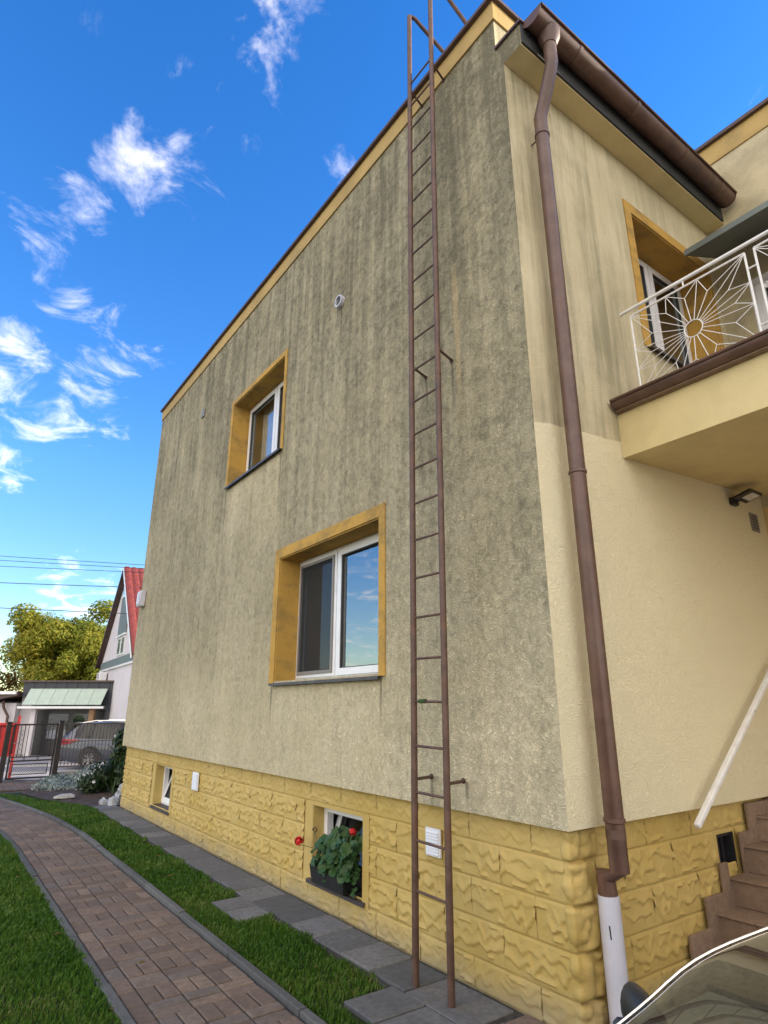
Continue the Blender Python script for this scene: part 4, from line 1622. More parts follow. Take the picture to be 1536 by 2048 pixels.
lm = []
for s_ in range(4):
    q = MB(); q.add(*leaf_mesh(s_, .026 + .005 * s_)); lm.append(q.mesh('leaf', MAT['geranium'], 'all', False))
rg = random.Random(3)
stems = MB()
for i in range(230):
    a, b = rg.gauss(0, 1), rg.gauss(0, 1)
    yy = 4.55 + max(-.24, min(.30, a * .145))
    top = .65 - abs(yy - 4.55) * .40
    zz = rg.uniform(.31, top)
    if rg.random() < .05: zz = rg.uniform(.22, .3)
    out = rg.uniform(-.02, .10) + (.02 if .3 < zz < .55 else 0)
    xx = 2.88 - out * 1.0 + (.05 if zz > .55 else 0)
    o = link('leaf', rg.choice(lm), (xx, yy, zz), ger)
    nrm = Vector((-1 + rg.gauss(0, .35), rg.gauss(0, .5) - .2, .75 + rg.gauss(0, .35))).normalized()
    o.rotation_euler = nrm.to_track_quat('Z', 'Y').to_euler()
    if i % 4 == 0:
        stems.tube([(2.90, 4.60 + (yy - 4.60) * .4, .30), ((xx + 2.9) / 2, (yy + 4.60) / 2, zz - .05), (xx + .005, yy, zz - .006)], .003, 5)
for (hx, hy, hz) in ((2.76, 5.06, .47), (2.88, 4.42, .62), (2.86, 4.98, .56)):
    stems.tube([(2.88, 4.72, .32), (2.83, 4.82 if hy > 4.7 else 4.5, .44), (hx, hy, hz - .02)], .003, 5)
stems.build('stems', MAT['stem'], ger)


def flower(hx, hy, hz, r, n, mt, name='flower_head'):
    q = MB()
    for i in range(n):
        d = Vector((rg.gauss(0, 1), rg.gauss(0, 1), rg.gauss(0, 1) + .4)).normalized()
        c = Vector((hx, hy, hz)) + d * r * rg.uniform(.6, 1)
        u = d.orthogonal().normalized(); w = d.cross(u)
        k = r * .42
        vs_ = [tuple(c)] + [tuple(c + (u * math.cos(t) + w * math.sin(t)) * k * rg.uniform(.7, 1.1) + d * .15 * k) for t in [j * 1.2566 for j in range(5)]]
        q.add(vs_, [(0, 1 + j, 1 + (j + 1) % 5) for j in range(5)])
    return q.build(name, MAT[mt], ger, fix=False)


flower(2.76, 5.06, .475, .036, 70, 'petal'); flower(2.88, 4.42, .625, .028, 44, 'petal')
flower(2.86, 4.98, .56, .024, 14, 'bark', 'spent_flower_head')

# ------------------------------------------------------------------ small things by the far corner
q = MB()
rb = random.Random(11)
for k, (bx, by, bz, r) in enumerate(((2.80, 11.62, .04, .09), (2.68, 11.74, .03, .08), (2.92, 11.70, .12, .09), (2.95, 11.72, .24, .07))):
    n = 10
    vs_ = []
    for j in range(6):
        for i in range(n):
            t = math.pi * (j + .5) / 6
            rr_ = r * (1 + rb.uniform(-.28, .28))
            vs_.append((bx + rr_ * math.sin(t) * math.cos(i * .628), by + rr_ * math.sin(t) * math.sin(i * .628), max(.005, bz + rr_ * math.cos(t))))
    fs_ = [(j * n + i, j * n + (i + 1) % n, (j + 1) * n + (i + 1) % n, (j + 1) * n + i) for j in range(5) for i in range(n)] + [tuple(range(n)), tuple(5 * n + i for i in range(n))]
    q.add(vs_, fs_)
tag(q.build('sack', MAT['fabric']), 'crumpled white plastic sack slumped against the far corner of the plinth', 'plastic sack')
q = MB()
vs_ = []
for j in range(4):
    for i in range(8):
        t = (j + .6) / 4.2 * math.pi
        vs_.append((2.30 + .20 * math.sin(t) * math.cos(i * .785) * rb.uniform(.8, 1.1), 12.9 + .10 * math.sin(t) * math.sin(i * .785) * rb.uniform(.8, 1.1), .04 + .05 * math.cos(t)))
q.add(vs_, [(j * 8 + i, j * 8 + (i + 1) % 8, (j + 1) * 8 + (i + 1) % 8, (j + 1) * 8 + i) for j in range(3) for i in range(8)] + [tuple(range(8)), tuple(24 + i for i in range(8))])
tag(q.build('stone', MAT['stone']), 'flat white stone lying on the bare soil of the bed', 'stone')
q = MB()
vs_ = [tuple((a + rb.uniform(-.1, .1), b + rb.uniform(-.1, .1), c)) for a, b, c in ((3.0, 14.5, 0), (3.5, 14.5, 0), (3.5, 15.1, 0), (3.0, 15.1, 0), (3.05, 14.6, .42), (3.45, 14.65, .5), (3.4, 15.0, .45), (3.1, 15.0, .4))]
q.add(vs_, [(0, 3, 2, 1), (4, 5, 6, 7), (0, 1, 5, 4), (1, 2, 6, 5), (2, 3, 7, 6), (3, 0, 4, 7)])
bo = q.build('boulder', MAT['nwall']); tag(bo, 'pale grey boulder half hidden among the bed plants', 'boulder')
bvm = bo.modifiers.new('edge', 'BEVEL'); bvm.width = .06; bvm.segments = 3


def leaves(name, centers, radii, n, size, mat, parent=None, flat=.6, seed=1, bias=None, long=1.0):
    """thousands of small leaf faces through the volume of several lumps"""
    r = np.random.default_rng(seed)
    centers, radii = np.array(centers, float), np.array(radii, float)
    w = (radii.prod(1)) ** .7
    pick = r.choice(len(centers), n, p=w / w.sum())
    d = r.normal(size=(n, 3)); d /= np.linalg.norm(d, axis=1)[:, None]
    rad = r.random(n) ** .45
    P = centers[pick] + d * rad[:, None] * radii[pick]
    nr = d + r.normal(size=(n, 3)) * flat
    nr[:, 2] += .4
    nr /= np.linalg.norm(nr, axis=1)[:, None]
    a = np.cross(nr, r.normal(size=(n, 3))); a /= np.linalg.norm(a, axis=1)[:, None]
    b = np.cross(nr, a)
    s = (size * (.6 + .8 * r.random(n)))[:, None]
    V = np.zeros((n, 4, 3), np.float32)
    V[:, 0] = P - a * s * long; V[:, 1] = P - b * s * .6; V[:, 2] = P + a * s * long; V[:, 3] = P + b * s * .6
    V[:, 0] += nr * s * .2; V[:, 2] += nr * s * .2
    c0 = V.reshape(-1, 3).mean(0); c0[2] = V[:, :, 2].min()
    me = np_mesh(name, V.reshape(-1, 3) - c0, np.arange(n * 4), 4, MAT[mat])
    return link(name, me, tuple(c0), parent)


# silver ground cover
o = leaves('silver_ground_cover', [(2.6, 15.4, .06), (2.35, 14.6, .05), (3.1, 14.9, .10), (3.4, 15.6, .12), (2.9, 14.2, .06)], [(.45, .5, .14), (.4, .45, .12), (.5, .4, .2), (.5, .5, .25), (.4, .4, .12)], 5200, .022, 'silver_leaf', seed=5, long=1.6)
tag(o, kind='stuff')


def shrub(loc, lumps, n, size, mat, label, seed, long=1.0, flowers=0, cat='shrub', group=None):
    root = empty('shrub', loc, label, cat, group)
    cs = [(loc[0] + a, loc[1] + b, loc[2] + c) for a, b, c, *_ in lumps]
    leaves('foliage', cs, [l[3:6] for l in lumps], n, size, mat, root, seed=seed, long=long)
    q = MB()
    r = random.Random(seed)
    for k in range(7):
        l = r.choice(lumps)
        q.tube([(loc[0] + r.uniform(-.05, .05), loc[1] + r.uniform(-.05, .05), loc[2] - .02), (loc[0] + l[0] * .6, loc[1] + l[1] * .6, loc[2] + l[2] * .6), (loc[0] + l[0] + r.uniform(-.1, .1), loc[1] + l[1] + r.uniform(-.1, .1), loc[2] + l[2] + l[5] * .4)], .012, 5, rr=[.016, .011, .005])
    q.build('stems', MAT['bark'], root)
    for k in range(flowers):
        l = r.choice(lumps)
        th, ph = r.uniform(0, 6.28), r.uniform(0, 1.2)
        p = (loc[0] + l[0] + l[3] * math.cos(th) * math.cos(ph), loc[1] + l[1] + l[4] * math.sin(th) * math.cos(ph), loc[2] + l[2] + l[5] * math.sin(ph))
        q = MB()
        for j in range(5):
            a = j * 1.2566
            q.add([p, (p[0] + .032 * math.cos(a), p[1] + .012 * math.sin(j), p[2] + .032 * math.sin(a)), (p[0] + .032 * math.cos(a + .9), p[1] - .012, p[2] + .032 * math.sin(a + .9))], [(0, 1, 2)])
        q.build('flower', MAT['petal_w'], root, fix=False)
    return root


shrub((3.05, 13.55, 0), [(0, 0, .28, .32, .3, .28), (.3, .15, .34, .3, .3, .3), (-.25, -.1, .18, .26, .26, .18)], 2600, .028, 'dark_leaf', 'low bright green clump with small white flowers beside the soil', 21, 1.5, 16)
shrub((3.42, 12.75, 0), [(0, 0, .45, .34, .36, .48), (.2, .2, .9, .42, .4, .45), (-.16, .1, .85, .3, .3, .4), (.1, 0, 1.15, .3, .3, .3)], 5200, .040, 'dark_leaf', 'tall dark leafy bush crowding the far house corner', 22, 1.7, 14)
# strap-leaved plant
yuc = empty('strap_leaved_plant', (3.2, 13.1, 0), 'dark plant with long arching strap leaves in front of the fence by the house', 'plant')
rs = random.Random(9)
sl = []
for k in range(3):
    q = MB()
    L = .75 + .12 * k
    n = 6
    vs_ = []
    for i in range(n + 1):
        t = i / n
        w = .024 * math.sin(math.pi * min(1, .15 + t * .85)) + .001
        x_, z_ = L * .55 * t ** 1.3, L * (t - .38 * t ** 2.5)
        vs_ += [(x_, -w, z_ + .006), (x_, 0, z_), (x_, w, z_ + .006)]
    fs_ = []
    for i in range(n):
        for j in range(2):
            fs_.append((i * 3 + j, i * 3 + j + 1, i * 3 + j + 4, i * 3 + j + 3))
    q.add(vs_, fs_); sl.append(q.mesh('leaf', MAT['dark_leaf'], 'all', False))
for i in range(46):
    o = link('leaf', rs.choice(sl), (3.2 + rs.uniform(-.1, .1), 13.1 + rs.uniform(-.1, .1), rs.uniform(0, .12)), yuc)
    o.rotation_euler = (rs.uniform(-.3, .3), rs.uniform(-.5, .25), rs.uniform(0, 6.283))
    s_ = rs.uniform(.75, 1.25); o.scale = (s_, s_, s_)

# ------------------------------------------------------------------ gate and fence
GY = 16.30


def post(x, label, h=1.24, r=.04):
    q = MB(); q.cbox(x - r, x + r, GY - r, GY + r, -.05, h, .006)
    o = q.build('fence_post', MAT['gate']); tag(o, label, 'fence post', 'square steel posts of the street fence')
    q = MB(); q.cbox(x - r - .008, x + r + .008, GY - r - .008, GY + r + .008, h, h + .025, .006); q.build('cap', MAT['gate'], o)
    return o


post(1.56, 'square brown steel post at the latch side of the garden gate', 1.22, .05)
post(2.60, 'square brown steel post between gate and mesh fence', 1.24, .05)
post(5.20, 'square brown steel post hidden behind the dark bush')
gt = empty('garden_gate', (2.1, GY, .03), 'brown wrought steel garden gate with upright bars and a mesh panel below', 'gate')
q = MB()
for (x0, x1, z0, z1) in ((1.65, 1.685, .06, 1.20), (2.50, 2.535, .06, 1.20), (1.685, 2.50, .06, .095), (1.685, 2.50, 1.165, 1.20), (1.685, 2.50, .415, .445), (1.685, 2.50, .50, .52)):
    q.box(x0, x1, GY - .018, GY + .018, z0, z1)
q.build('gate_frame', MAT['gate'], gt)
q = MB()
for (x0, x1, z0, z1) in ((1.74, 1.757, .145, .37), (2.425, 2.442, .145, .37), (1.757, 2.425, .145, .162), (1.757, 2.425, .353, .37)):
    q.box(x0, x1, GY - .012, GY + .012, z0, z1)
q.build('inner_frame', MAT['gate'], gt)


def mesh_panel(x0, x1, z0, z1, pitch, parent, r=.003, name='mesh_wire'):
    q = MB()
    H = z1 - z0
    n = int((x1 - x0 + H) / pitch)
    for sgn in (1, -1):
        for i in range(n + 1):
            c = x0 - H + i * pitch
            a0 = max(0, x0 - c); a1 = min(H, x1 - c)
            if a1 - a0 < .01: continue
            if sgn == 1: p, w = (c + a0, GY + .002 * sgn, z0 + a0), (c + a1, GY + .002 * sgn, z0 + a1)
            else: p, w = (c + a0, GY + .002 * sgn, z1 - a0), (c + a1, GY + .002 * sgn, z1 - a1)
            q.tube([p, w], r, 4, cap=False)
    return q.build(name, MAT['gate'], parent)


mesh_panel(1.757, 2.425, .162, .353, .048, gt)
for x_ in (1.74, 1.80, 1.88, 1.95, 2.22, 2.29, 2.36, 2.43):
    q = MB(); q.box(x_ - .007, x_ + .007, GY - .007, GY + .007, .52, 1.165); q.build('bar', MAT['gate'], gt)
for x0, x1 in ((1.80, 1.88), (2.29, 2.36)):
    q = MB()
    for k in range(5):
        z_ = .62 + k * .1
        q.tube([(x0, GY, z_), ((x0 + x1) / 2, GY, z_ + .05), (x1, GY, z_), ((x0 + x1) / 2, GY, z_ - .05), (x0, GY, z_)], .005, 4, cap=False)
    q.build('scroll', MAT['gate'], gt)
for x_ in (1.95, 2.22):
    q = MB(); q.tube([(x_ + .012 * math.cos(t * .7854) * 1.8, GY, .472 + .022 * math.sin(t * .7854)) for t in range(9)], .005, 5, cap=False); q.build('ornament', MAT['gate'], gt)
q = MB(); q.tube([(1.69, GY - .02, .80), (1.69, GY - .07, .80), (1.78, GY - .07, .80)], .009, 6); q.build('handle', MAT['grey'], gt)

fen = empty('steel_fence', (3.9, GY, 0), 'low brown fence of upright rods over diagonal mesh beside the gate', 'fence')
q = MB(); q.box(2.66, 5.15, GY - .015, GY + .015, 1.17, 1.20); q.build('top_rail', MAT['gate'], fen)
q = MB(); q.box(2.66, 5.15, GY - .012, GY + .012, .26, .285); q.build('bottom_rail', MAT['gate'], fen)
q = MB(); q.box(2.66, 5.15, GY - .01, GY + .01, .80, .815); q.build('mid_rail', MAT['gate'], fen)
x_ = 2.70
while x_ < 5.12:
    q = MB(); q.box(x_ - .006, x_ + .006, GY - .006, GY + .006, .285, 1.17); q.build('rod', MAT['gate'], fen)
    x_ += .075
mesh_panel(2.66, 5.14, .285, .80, .075, fen)
q = MB(); q.box(2.66, 5.15, GY - .06, GY + .06, -.05, .16); q.build('kerb_base', MAT['kerb'], fen)
# red sheet gate standing open at the left
rgate = empty('red_gate_leaf', (1.2, 16.6, 0), 'bright red sheet metal gate leaf standing open beyond the left gate post', 'gate leaf')
q = MB(); q.cbox(.2, 1.46, 16.55, 16.59, .08, 1.12, .01); q.build('sheet', MAT['red'], rgate)
q = MB(); q.cbox(1.84, 1.90, 17.6, 17.72, -.05, 1.36, .01); q.build('upright', MAT['red'], rgate)
q = MB(); q.cbox(1.47, 1.84, 17.64, 17.68, .45, 1.2, .006); q.build('sheet', MAT['red'], rgate)
q = MB(); q.cbox(1.44, 1.86, 17.58, 17.60, .45, .50, .006); q.cbox(1.44, 1.86, 17.58, 17.60, 1.14, 1.19, .006); q.build('rail', MAT['red'], rgate)

# ------------------------------------------------------------------ across the street (s along the street, t away from the viewer)
ZS = -.63
gar = empty('garage', street(-15.2, 31, ZS), 'flat-roofed annexe with anthracite cladding and a row of pale green panels above a dark opening', 'garage')
q = MB(street); q.box(-18.05, -13.1, 31.6, 37, ZS, 2.55); q.build('wall', MAT['nwall'], gar)
# cladding boards of the fascia
fx = -17.75
while fx < -12.75:
    q = MB(street); q.box(fx + .008, min(fx + .52, -12.72), 31.0, 31.12, 2.05 if fx < -17.3 else 1.62, 2.74); q.build('cladding_panel', MAT['ndark'], gar)
    fx += .53
q = MB(street); q.box(-17.9, -12.6, 30.9, 37.1, 2.74, 2.82); q.build('roof', MAT['flash'], gar)
q = MB(street); q.box(-13.55, -12.75, 31.0, 31.5, ZS, 1.61); q.build('side_wall', MAT['ndark'], gar)
for i in range(6):
    a = -17.3 + i * .63
    q = MB(street)
    q.add([(a + .008, 30.85, 2.42), (a + .622, 30.85, 2.42), (a + .60, 30.35, 1.68), (a - .016, 30.35, 1.68), (a + .008, 30.88, 2.42), (a + .622, 30.88, 2.42), (a + .60, 30.38, 1.66), (a - .016, 30.38, 1.66)],
          [(0, 1, 2, 3), (7, 6, 5, 4), (0, 4, 5, 1), (1, 5, 6, 2), (2, 6, 7, 3), (3, 7, 4, 0)])
    q.build('awning_panel', MAT['awning'], gar)
q = MB(street); q.box(-17.5, -13.4, 30.3, 30.42, 1.50, 1.60); q.build('eaves_beam', MAT['upvc'], gar)
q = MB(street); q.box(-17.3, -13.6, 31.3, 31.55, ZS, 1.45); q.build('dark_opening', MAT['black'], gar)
for a, mt in ((-16.85, 'nwall'), (-14.05, 'wood')):
    q = MB(street); q.box(a - .12, a + .12, 30.6, 30.8, ZS, 1.50); q.build('pillar', MAT[mt], gar)
for a in (-16.4, -15.2):
    q = MB(street); q.box(a, a + .95, 31.26, 31.295, .1, 1.25); w_ = q.build('window', MAT['glass'], gar)
# left lean-to
lean = empty('lean_to', street(-18.6, 31.5, ZS), 'white rendered lean-to with dark eaves and a brown downpipe left of the annexe', 'outbuilding')
q = MB(street); q.box(-19.4, -18.06, 31.2, 36, ZS, 1.75); q.build('wall', MAT['nwall'], lean)
q = MB(street)
q.add([(-19.9, 30.7, 1.72), (-17.8, 30.7, 2.10), (-17.8, 36, 2.10), (-19.9, 36, 1.72), (-19.9, 30.7, 1.88), (-17.8, 30.7, 2.28), (-17.8, 36, 2.28), (-19.9, 36, 1.88)],
      [(0, 3, 2, 1), (4, 5, 6, 7), (0, 1, 5, 4), (1, 2, 6, 5), (2, 3, 7, 6), (3, 0, 4, 7)])
q.build('roof', MAT['flash'], lean)
q = MB(street); q.box(-19.0, -17.85, 30.62, 30.70, 2.16, 2.30); q.build('fascia', MAT['upvc'], lean)
q = MB(street); q.tube([(-18.55, 30.9, 1.85), (-18.55, 31.0, 1.55), (-18.3, 31.05, 1.15), (-18.3, 31.05, ZS)], .06, 8); q.build('downpipe', MAT['brown'], lean, smooth=True)
# gabled house
nb = empty('gabled_house', street(-10.5, 36, ZS), 'neighbouring house with a steep gable, grey-green cladding and red tiled roof', 'house')
LG = 9.47                                     # gable width; u runs along the gable towards the viewer, w along the ridge


def gab(u, w, z):
    return street(-15.86 + .534 * u + .845 * w, 35 - .845 * u + .534 * w, z)


PK, EV = 8.40, 3.95
q = MB(gab)
q.add([(0, 0, ZS), (LG, 0, ZS), (LG, 0, EV), (LG / 2, 0, PK - .12), (0, 0, EV), (0, 11, ZS), (LG, 11, ZS), (LG, 11, EV), (LG / 2, 11, PK - .12), (0, 11, EV)],
      [(0, 1, 2, 3, 4), (9, 8, 7, 6, 5), (0, 5, 6, 1), (1, 6, 7, 2), (0, 4, 9, 5)])
q.build('wall', MAT['nwall'], nb)
for u0 in (0, LG):
    d_ = -.35 if u0 == 0 else .35
    q = MB(gab)
    q.add([(LG / 2, -.25, PK), (LG / 2, 11.2, PK), (u0 + d_, 11.2, EV - .33), (u0 + d_, -.25, EV - .33), (LG / 2, -.25, PK + .1), (LG / 2, 11.2, PK + .1), (u0 + d_, 11.2, EV - .22), (u0 + d_, -.25, EV - .22)],
          [(0, 1, 2, 3), (4, 7, 6, 5), (0, 3, 7, 4), (1, 5, 6, 2), (3, 2, 6, 7)])
    q.build('roof', MAT['flash'], nb)
    q = MB(gab); q.add([(LG / 2, -.28, PK - .06), (LG / 2, -.28, PK + .1), (u0 + d_, -.28, EV - .22), (u0 + d_, -.28, EV - .38), (LG / 2, -.251, PK - .06), (LG / 2, -.251, PK + .1), (u0 + d_, -.251, EV - .22), (u0 + d_, -.251, EV - .38)],
                       [(0, 1, 2, 3), (7, 6, 5, 4), (0, 4, 5, 1), (1, 5, 6, 2), (2, 6, 7, 3), (3, 7, 4, 0)])
    q.build('verge_board', MAT['upvc' if u0 else 'flash'], nb)
sl_ = (PK - EV + .22) / (LG / 2 + .35)
for i in range(14):                          # tiles of the slope turned to the viewer
    for j in range(9):
        ua, ub = LG / 2 + .03 + j * .57, LG / 2 + .03 + (j + 1) * .57
        za, zb = PK + .13 - (ua - LG / 2) * sl_, PK + .155 - (ub - LG / 2) * sl_
        w0 = -.24 + i * .34
        q = MB(gab)
        q.add([(ua, w0, za), (ua, w0 + .11, za + .06), (ua, w0 + .23, za + .05), (ua, w0 + .33, za), (ub, w0, zb), (ub, w0 + .11, zb + .06), (ub, w0 + .23, zb + .05), (ub, w0 + .33, zb), (ub, w0, zb - .05), (ub, w0 + .33, zb - .05)],
              [(0, 1, 5, 4), (1, 2, 6, 5), (2, 3, 7, 6), (4, 5, 6, 7, 9, 8)])
        q.build('roof_tile', MAT['rooft'], nb, fix=False)
q = MB(gab); q.poly([(4.3, -.06, 5.0), (6.5, -.06, 5.0), (6.5, -.06, 6.5), (4.75, -.06, 8.0), (4.3, -.06, 7.6)], (0, .05, 0)); q.build('gable_cladding', MAT['ntrim'], nb)
q = MB(gab); q.poly([(4.55, -.10, 6.9), (5.5, -.10, 6.9), (4.75, -.10, 7.6)], (0, .03, 0)); wq = q.build('window', MAT['upvc'], nb)
q = MB(gab); q.poly([(4.68, -.115, 6.97), (5.25, -.115, 6.97), (4.78, -.115, 7.40)], (0, .01, 0)); q.build('pane', MAT['glass'], wq)
q = MB(gab); q.box(4.2, 6.6, -.12, -.01, 4.90, 4.98); q.build('ledge', MAT['upvc'], nb)
for ua in (4.7, 5.7):
    q = MB(gab); q.box(ua, ua + .8, -.05, -.004, 3.98, 4.86); wq = q.build('window', MAT['upvc'], nb)
    q = MB(gab); q.box(ua + .08, ua + .72, -.062, -.052, 4.06, 4.78); q.build('pane', MAT['glass'], wq)
q = MB(gab); q.box(.1, LG - .1, -.06, -.003, 3.50, 3.88); q.build('cladding_band', MAT['ntrim'], nb)
q = MB(gab); q.box(.1, LG - .1, -.10, -.002, 3.40, 3.49); q.build('ledge', MAT['upvc'], nb)
ac = empty('air_conditioner', gab(2.3, -.2, 2.9), 'white air conditioning unit on brackets below the gable of the neighbouring house', 'air conditioner')
q = MB(gab); q.cbox(1.7, 2.75, -.42, -.06, 2.75, 3.30, .03); q.build('casing', MAT['upvc'], ac)
q = MB(gab); q.tube([(2.3 + .2 * math.cos(i * .5236), -.43, 3.02 + .2 * math.sin(i * .5236)) for i in range(13)], .015, 6, cap=False); q.build('fan_grille', MAT['grey'], ac)
q = MB(gab); q.box(1.65, 2.8, -.46, -.06, 2.66, 2.72); q.build('bracket', MAT['black'], ac)

# cables
for i, (za, zb, t_) in enumerate(((8.86, 8.40, 30), (8.68, 8.26, 30.2), (8.42, 8.10, 30.4), (7.50, 7.25, 30), (6.17, 5.85, 29.4))):
    slope = (zb - za) / 7.4
    pts = []
    for k in range(17):
        s_ = -34 + k * 2.6
        z_ = za + slope * (s_ + 19.3) + .02 * ((s_ + 14) / 8) ** 2
        pts.append(street(s_, t_, z_))
    q = MB(); q.tube(pts, .014 if i < 3 else .018, 5)
    tag(q.build('overhead_cable', MAT['wire'], smooth=True), ['topmost of the three close thin cables crossing the sky', 'middle one of the three close thin cables', 'lowest of the three close thin cables', 'single dark cable below the group of three', 'lowest dark cable passing in front of the tree and gable'][i], 'overhead cable', 'cables crossing the street')

# ------------------------------------------------------------------ trees
def tree(s, t, h, lumps, n, size, mat, label, seed, twigs=0, trunk=.16, group=None):
    p0 = street(s, t, 0)
    z0 = terrain_z(p0[0], p0[1])
    root = empty('tree', (p0[0], p0[1], z0), label, 'tree', group)
    r = random.Random(seed)
    q = MB()
    q.tube([street(s, t, z0 - .1), street(s + .05, t, z0 + h * .2), street(s - .05, t, z0 + h * .38), street(s + .1, t, z0 + h * .62)], trunk, 9, rr=[trunk * 1.25, trunk, trunk * .8, trunk * .4])
    q.build('trunk', MAT['bark'], root, smooth=True)
    q = MB()
    for (a, b, c, *rad) in lumps:
        m_ = (s + a * .45 + r.uniform(-.2, .2), t + b * .45, z0 + h * .35 + (c - h * .35) * .5)
        q.tube([street(s, t, z0 + h * .28), street(*m_), street(s + a, t + b, z0 + c)], .06, 6, rr=[.07, .05, .02])
        for k in range(4):
            e = (s + a + r.uniform(-1, 1) * rad[0], t + b + r.uniform(-1, 1) * rad[1], z0 + c + r.uniform(-.3, 1.0) * rad[2])
            q.tube([street(*m_), street((m_[0] + e[0]) / 2 + r.uniform(-.2, .2), (m_[1] + e[1]) / 2, (m_[2] + e[2]) / 2 + .2), street(*e)], .02, 5, rr=[.025, .016, .006])
    for k in range(twigs):
        a, b, c, ra, rb_, rc = r.choice(lumps)
        th = r.uniform(-.3, 3.4)
        e0 = (s + a + ra * .7 * math.cos(th), t + b, z0 + c + rc * .7 * math.sin(th))
        e1 = (s + a + ra * 1.25 * math.cos(th) + r.uniform(-.25, .25), t + b + r.uniform(-.4, .4), z0 + c + rc * 1.25 * math.sin(th) + r.uniform(0, .4))
        q.tube([street(*e0), street(*e1)], .007, 4, rr=[.012, .003])
    q.build('limbs', MAT['bark'], root, smooth=True)
    cs, rs_ = [], []
    for (a, b, c, ra, rb_, rc) in lumps:
        for k in range(9):
            p = street(s + a + r.gauss(0, .45) * ra, t + b + r.gauss(0, .45) * rb_, z0 + c + r.gauss(0, .4) * rc)
            cs.append(p); f = r.uniform(.35, .72); rs_.append((ra * f, ra * f, rc * f))
    leaves('crown', cs, rs_, n, size, mat, root, seed=seed)
    return root


tree(-19.2, 39, 8, [(-2.4, 0, 5.6, 2.1, 1.8, 1.9), (0, .5, 6.6, 2.0, 1.8, 1.5), (1.6, -.3, 5.3, 1.7, 1.6, 1.7), (2.4, 0, 3.6, 1.5, 1.5, 1.4), (-1.2, -.8, 3.8, 2.0, 1.6, 1.6), (.7, -.9, 4.2, 1.7, 1.4, 1.5)],
     62000, .095, 'tree_leaf', 'broad tree turning yellow-green behind the annexe roof', 31, 130, .2)
tree(-15.6, 46, 5, [(0, 0, 3.6, 1.7, 1.4, 1.4), (1.5, 0, 3.3, 1.4, 1.4, 1.2)], 6000, .09, 'dark_leaf', 'darker green tree between the yellow tree and the gable', 32, 0)
tree(-25.4, 40, 5, [(0, 0, 3.0, 1.7, 1.4, 1.6), (-1.6, 0, 2.6, 1.6, 1.4, 1.4), (.8, 0, 1.6, 1.2, 1, 1.2)], 20000, .09, 'rust_leaf', 'orange autumn bush at the left edge beyond the lean-to', 33, 0)
shrub(street(-17.3, 26.5, ZS), [(0, 0, 1.5, .55, .4, .35), (.35, 0, 1.3, .4, .35, .3), (-.3, .1, 1.2, .4, .35, .35), (0, 0, .7, .45, .4, .6)], 2200, .05, 'bright_leaf', 'bright yellow-green bush showing above the garden gate', 34)
# brown cabinet and white lattice seen through the gate
cab = empty('bin_shelter', street(-16.35, 25.6, ZS), 'dark brown timber bin shelter seen through the gate bars', 'shelter')
for i in range(6):
    q = MB(street); q.cbox(-16.75 + i * .14, -16.62 + i * .14, 25.6, 25.64, ZS, .95, .005); q.build('plank', MAT['gate'], cab)
q = MB(street); q.cbox(-16.8, -15.88, 25.55, 26.2, .96, 1.0, .005); q.build('roof', MAT['flash'], cab)

# ------------------------------------------------------------------ cars
def used(q, vs_, fs_):
    ids = sorted({i for f in fs_ for i in f})
    mp = {k: n for n, k in enumerate(ids)}
    q.add([vs_[k] for k in ids], [tuple(mp[i] for i in f) for f in fs_])


def refine(st, k):
    """Catmull-Rom through the stations so that screen and roof curve smoothly"""
    A = np.array(st)
    out, src = [], []
    for i in range(len(A) - 1):
        p0, p1, p2, p3 = A[max(i - 1, 0)], A[i], A[i + 1], A[min(i + 2, len(A) - 1)]
        for j in range(k):
            t = j / k
            out.append(tuple(.5 * (2 * p1 + (p2 - p0) * t + (2 * p0 - 5 * p1 + 4 * p2 - p3) * t * t + (3 * p1 - p0 - 3 * p2 + p3) * t ** 3)))
    out.append(tuple(A[-1]))
    return out


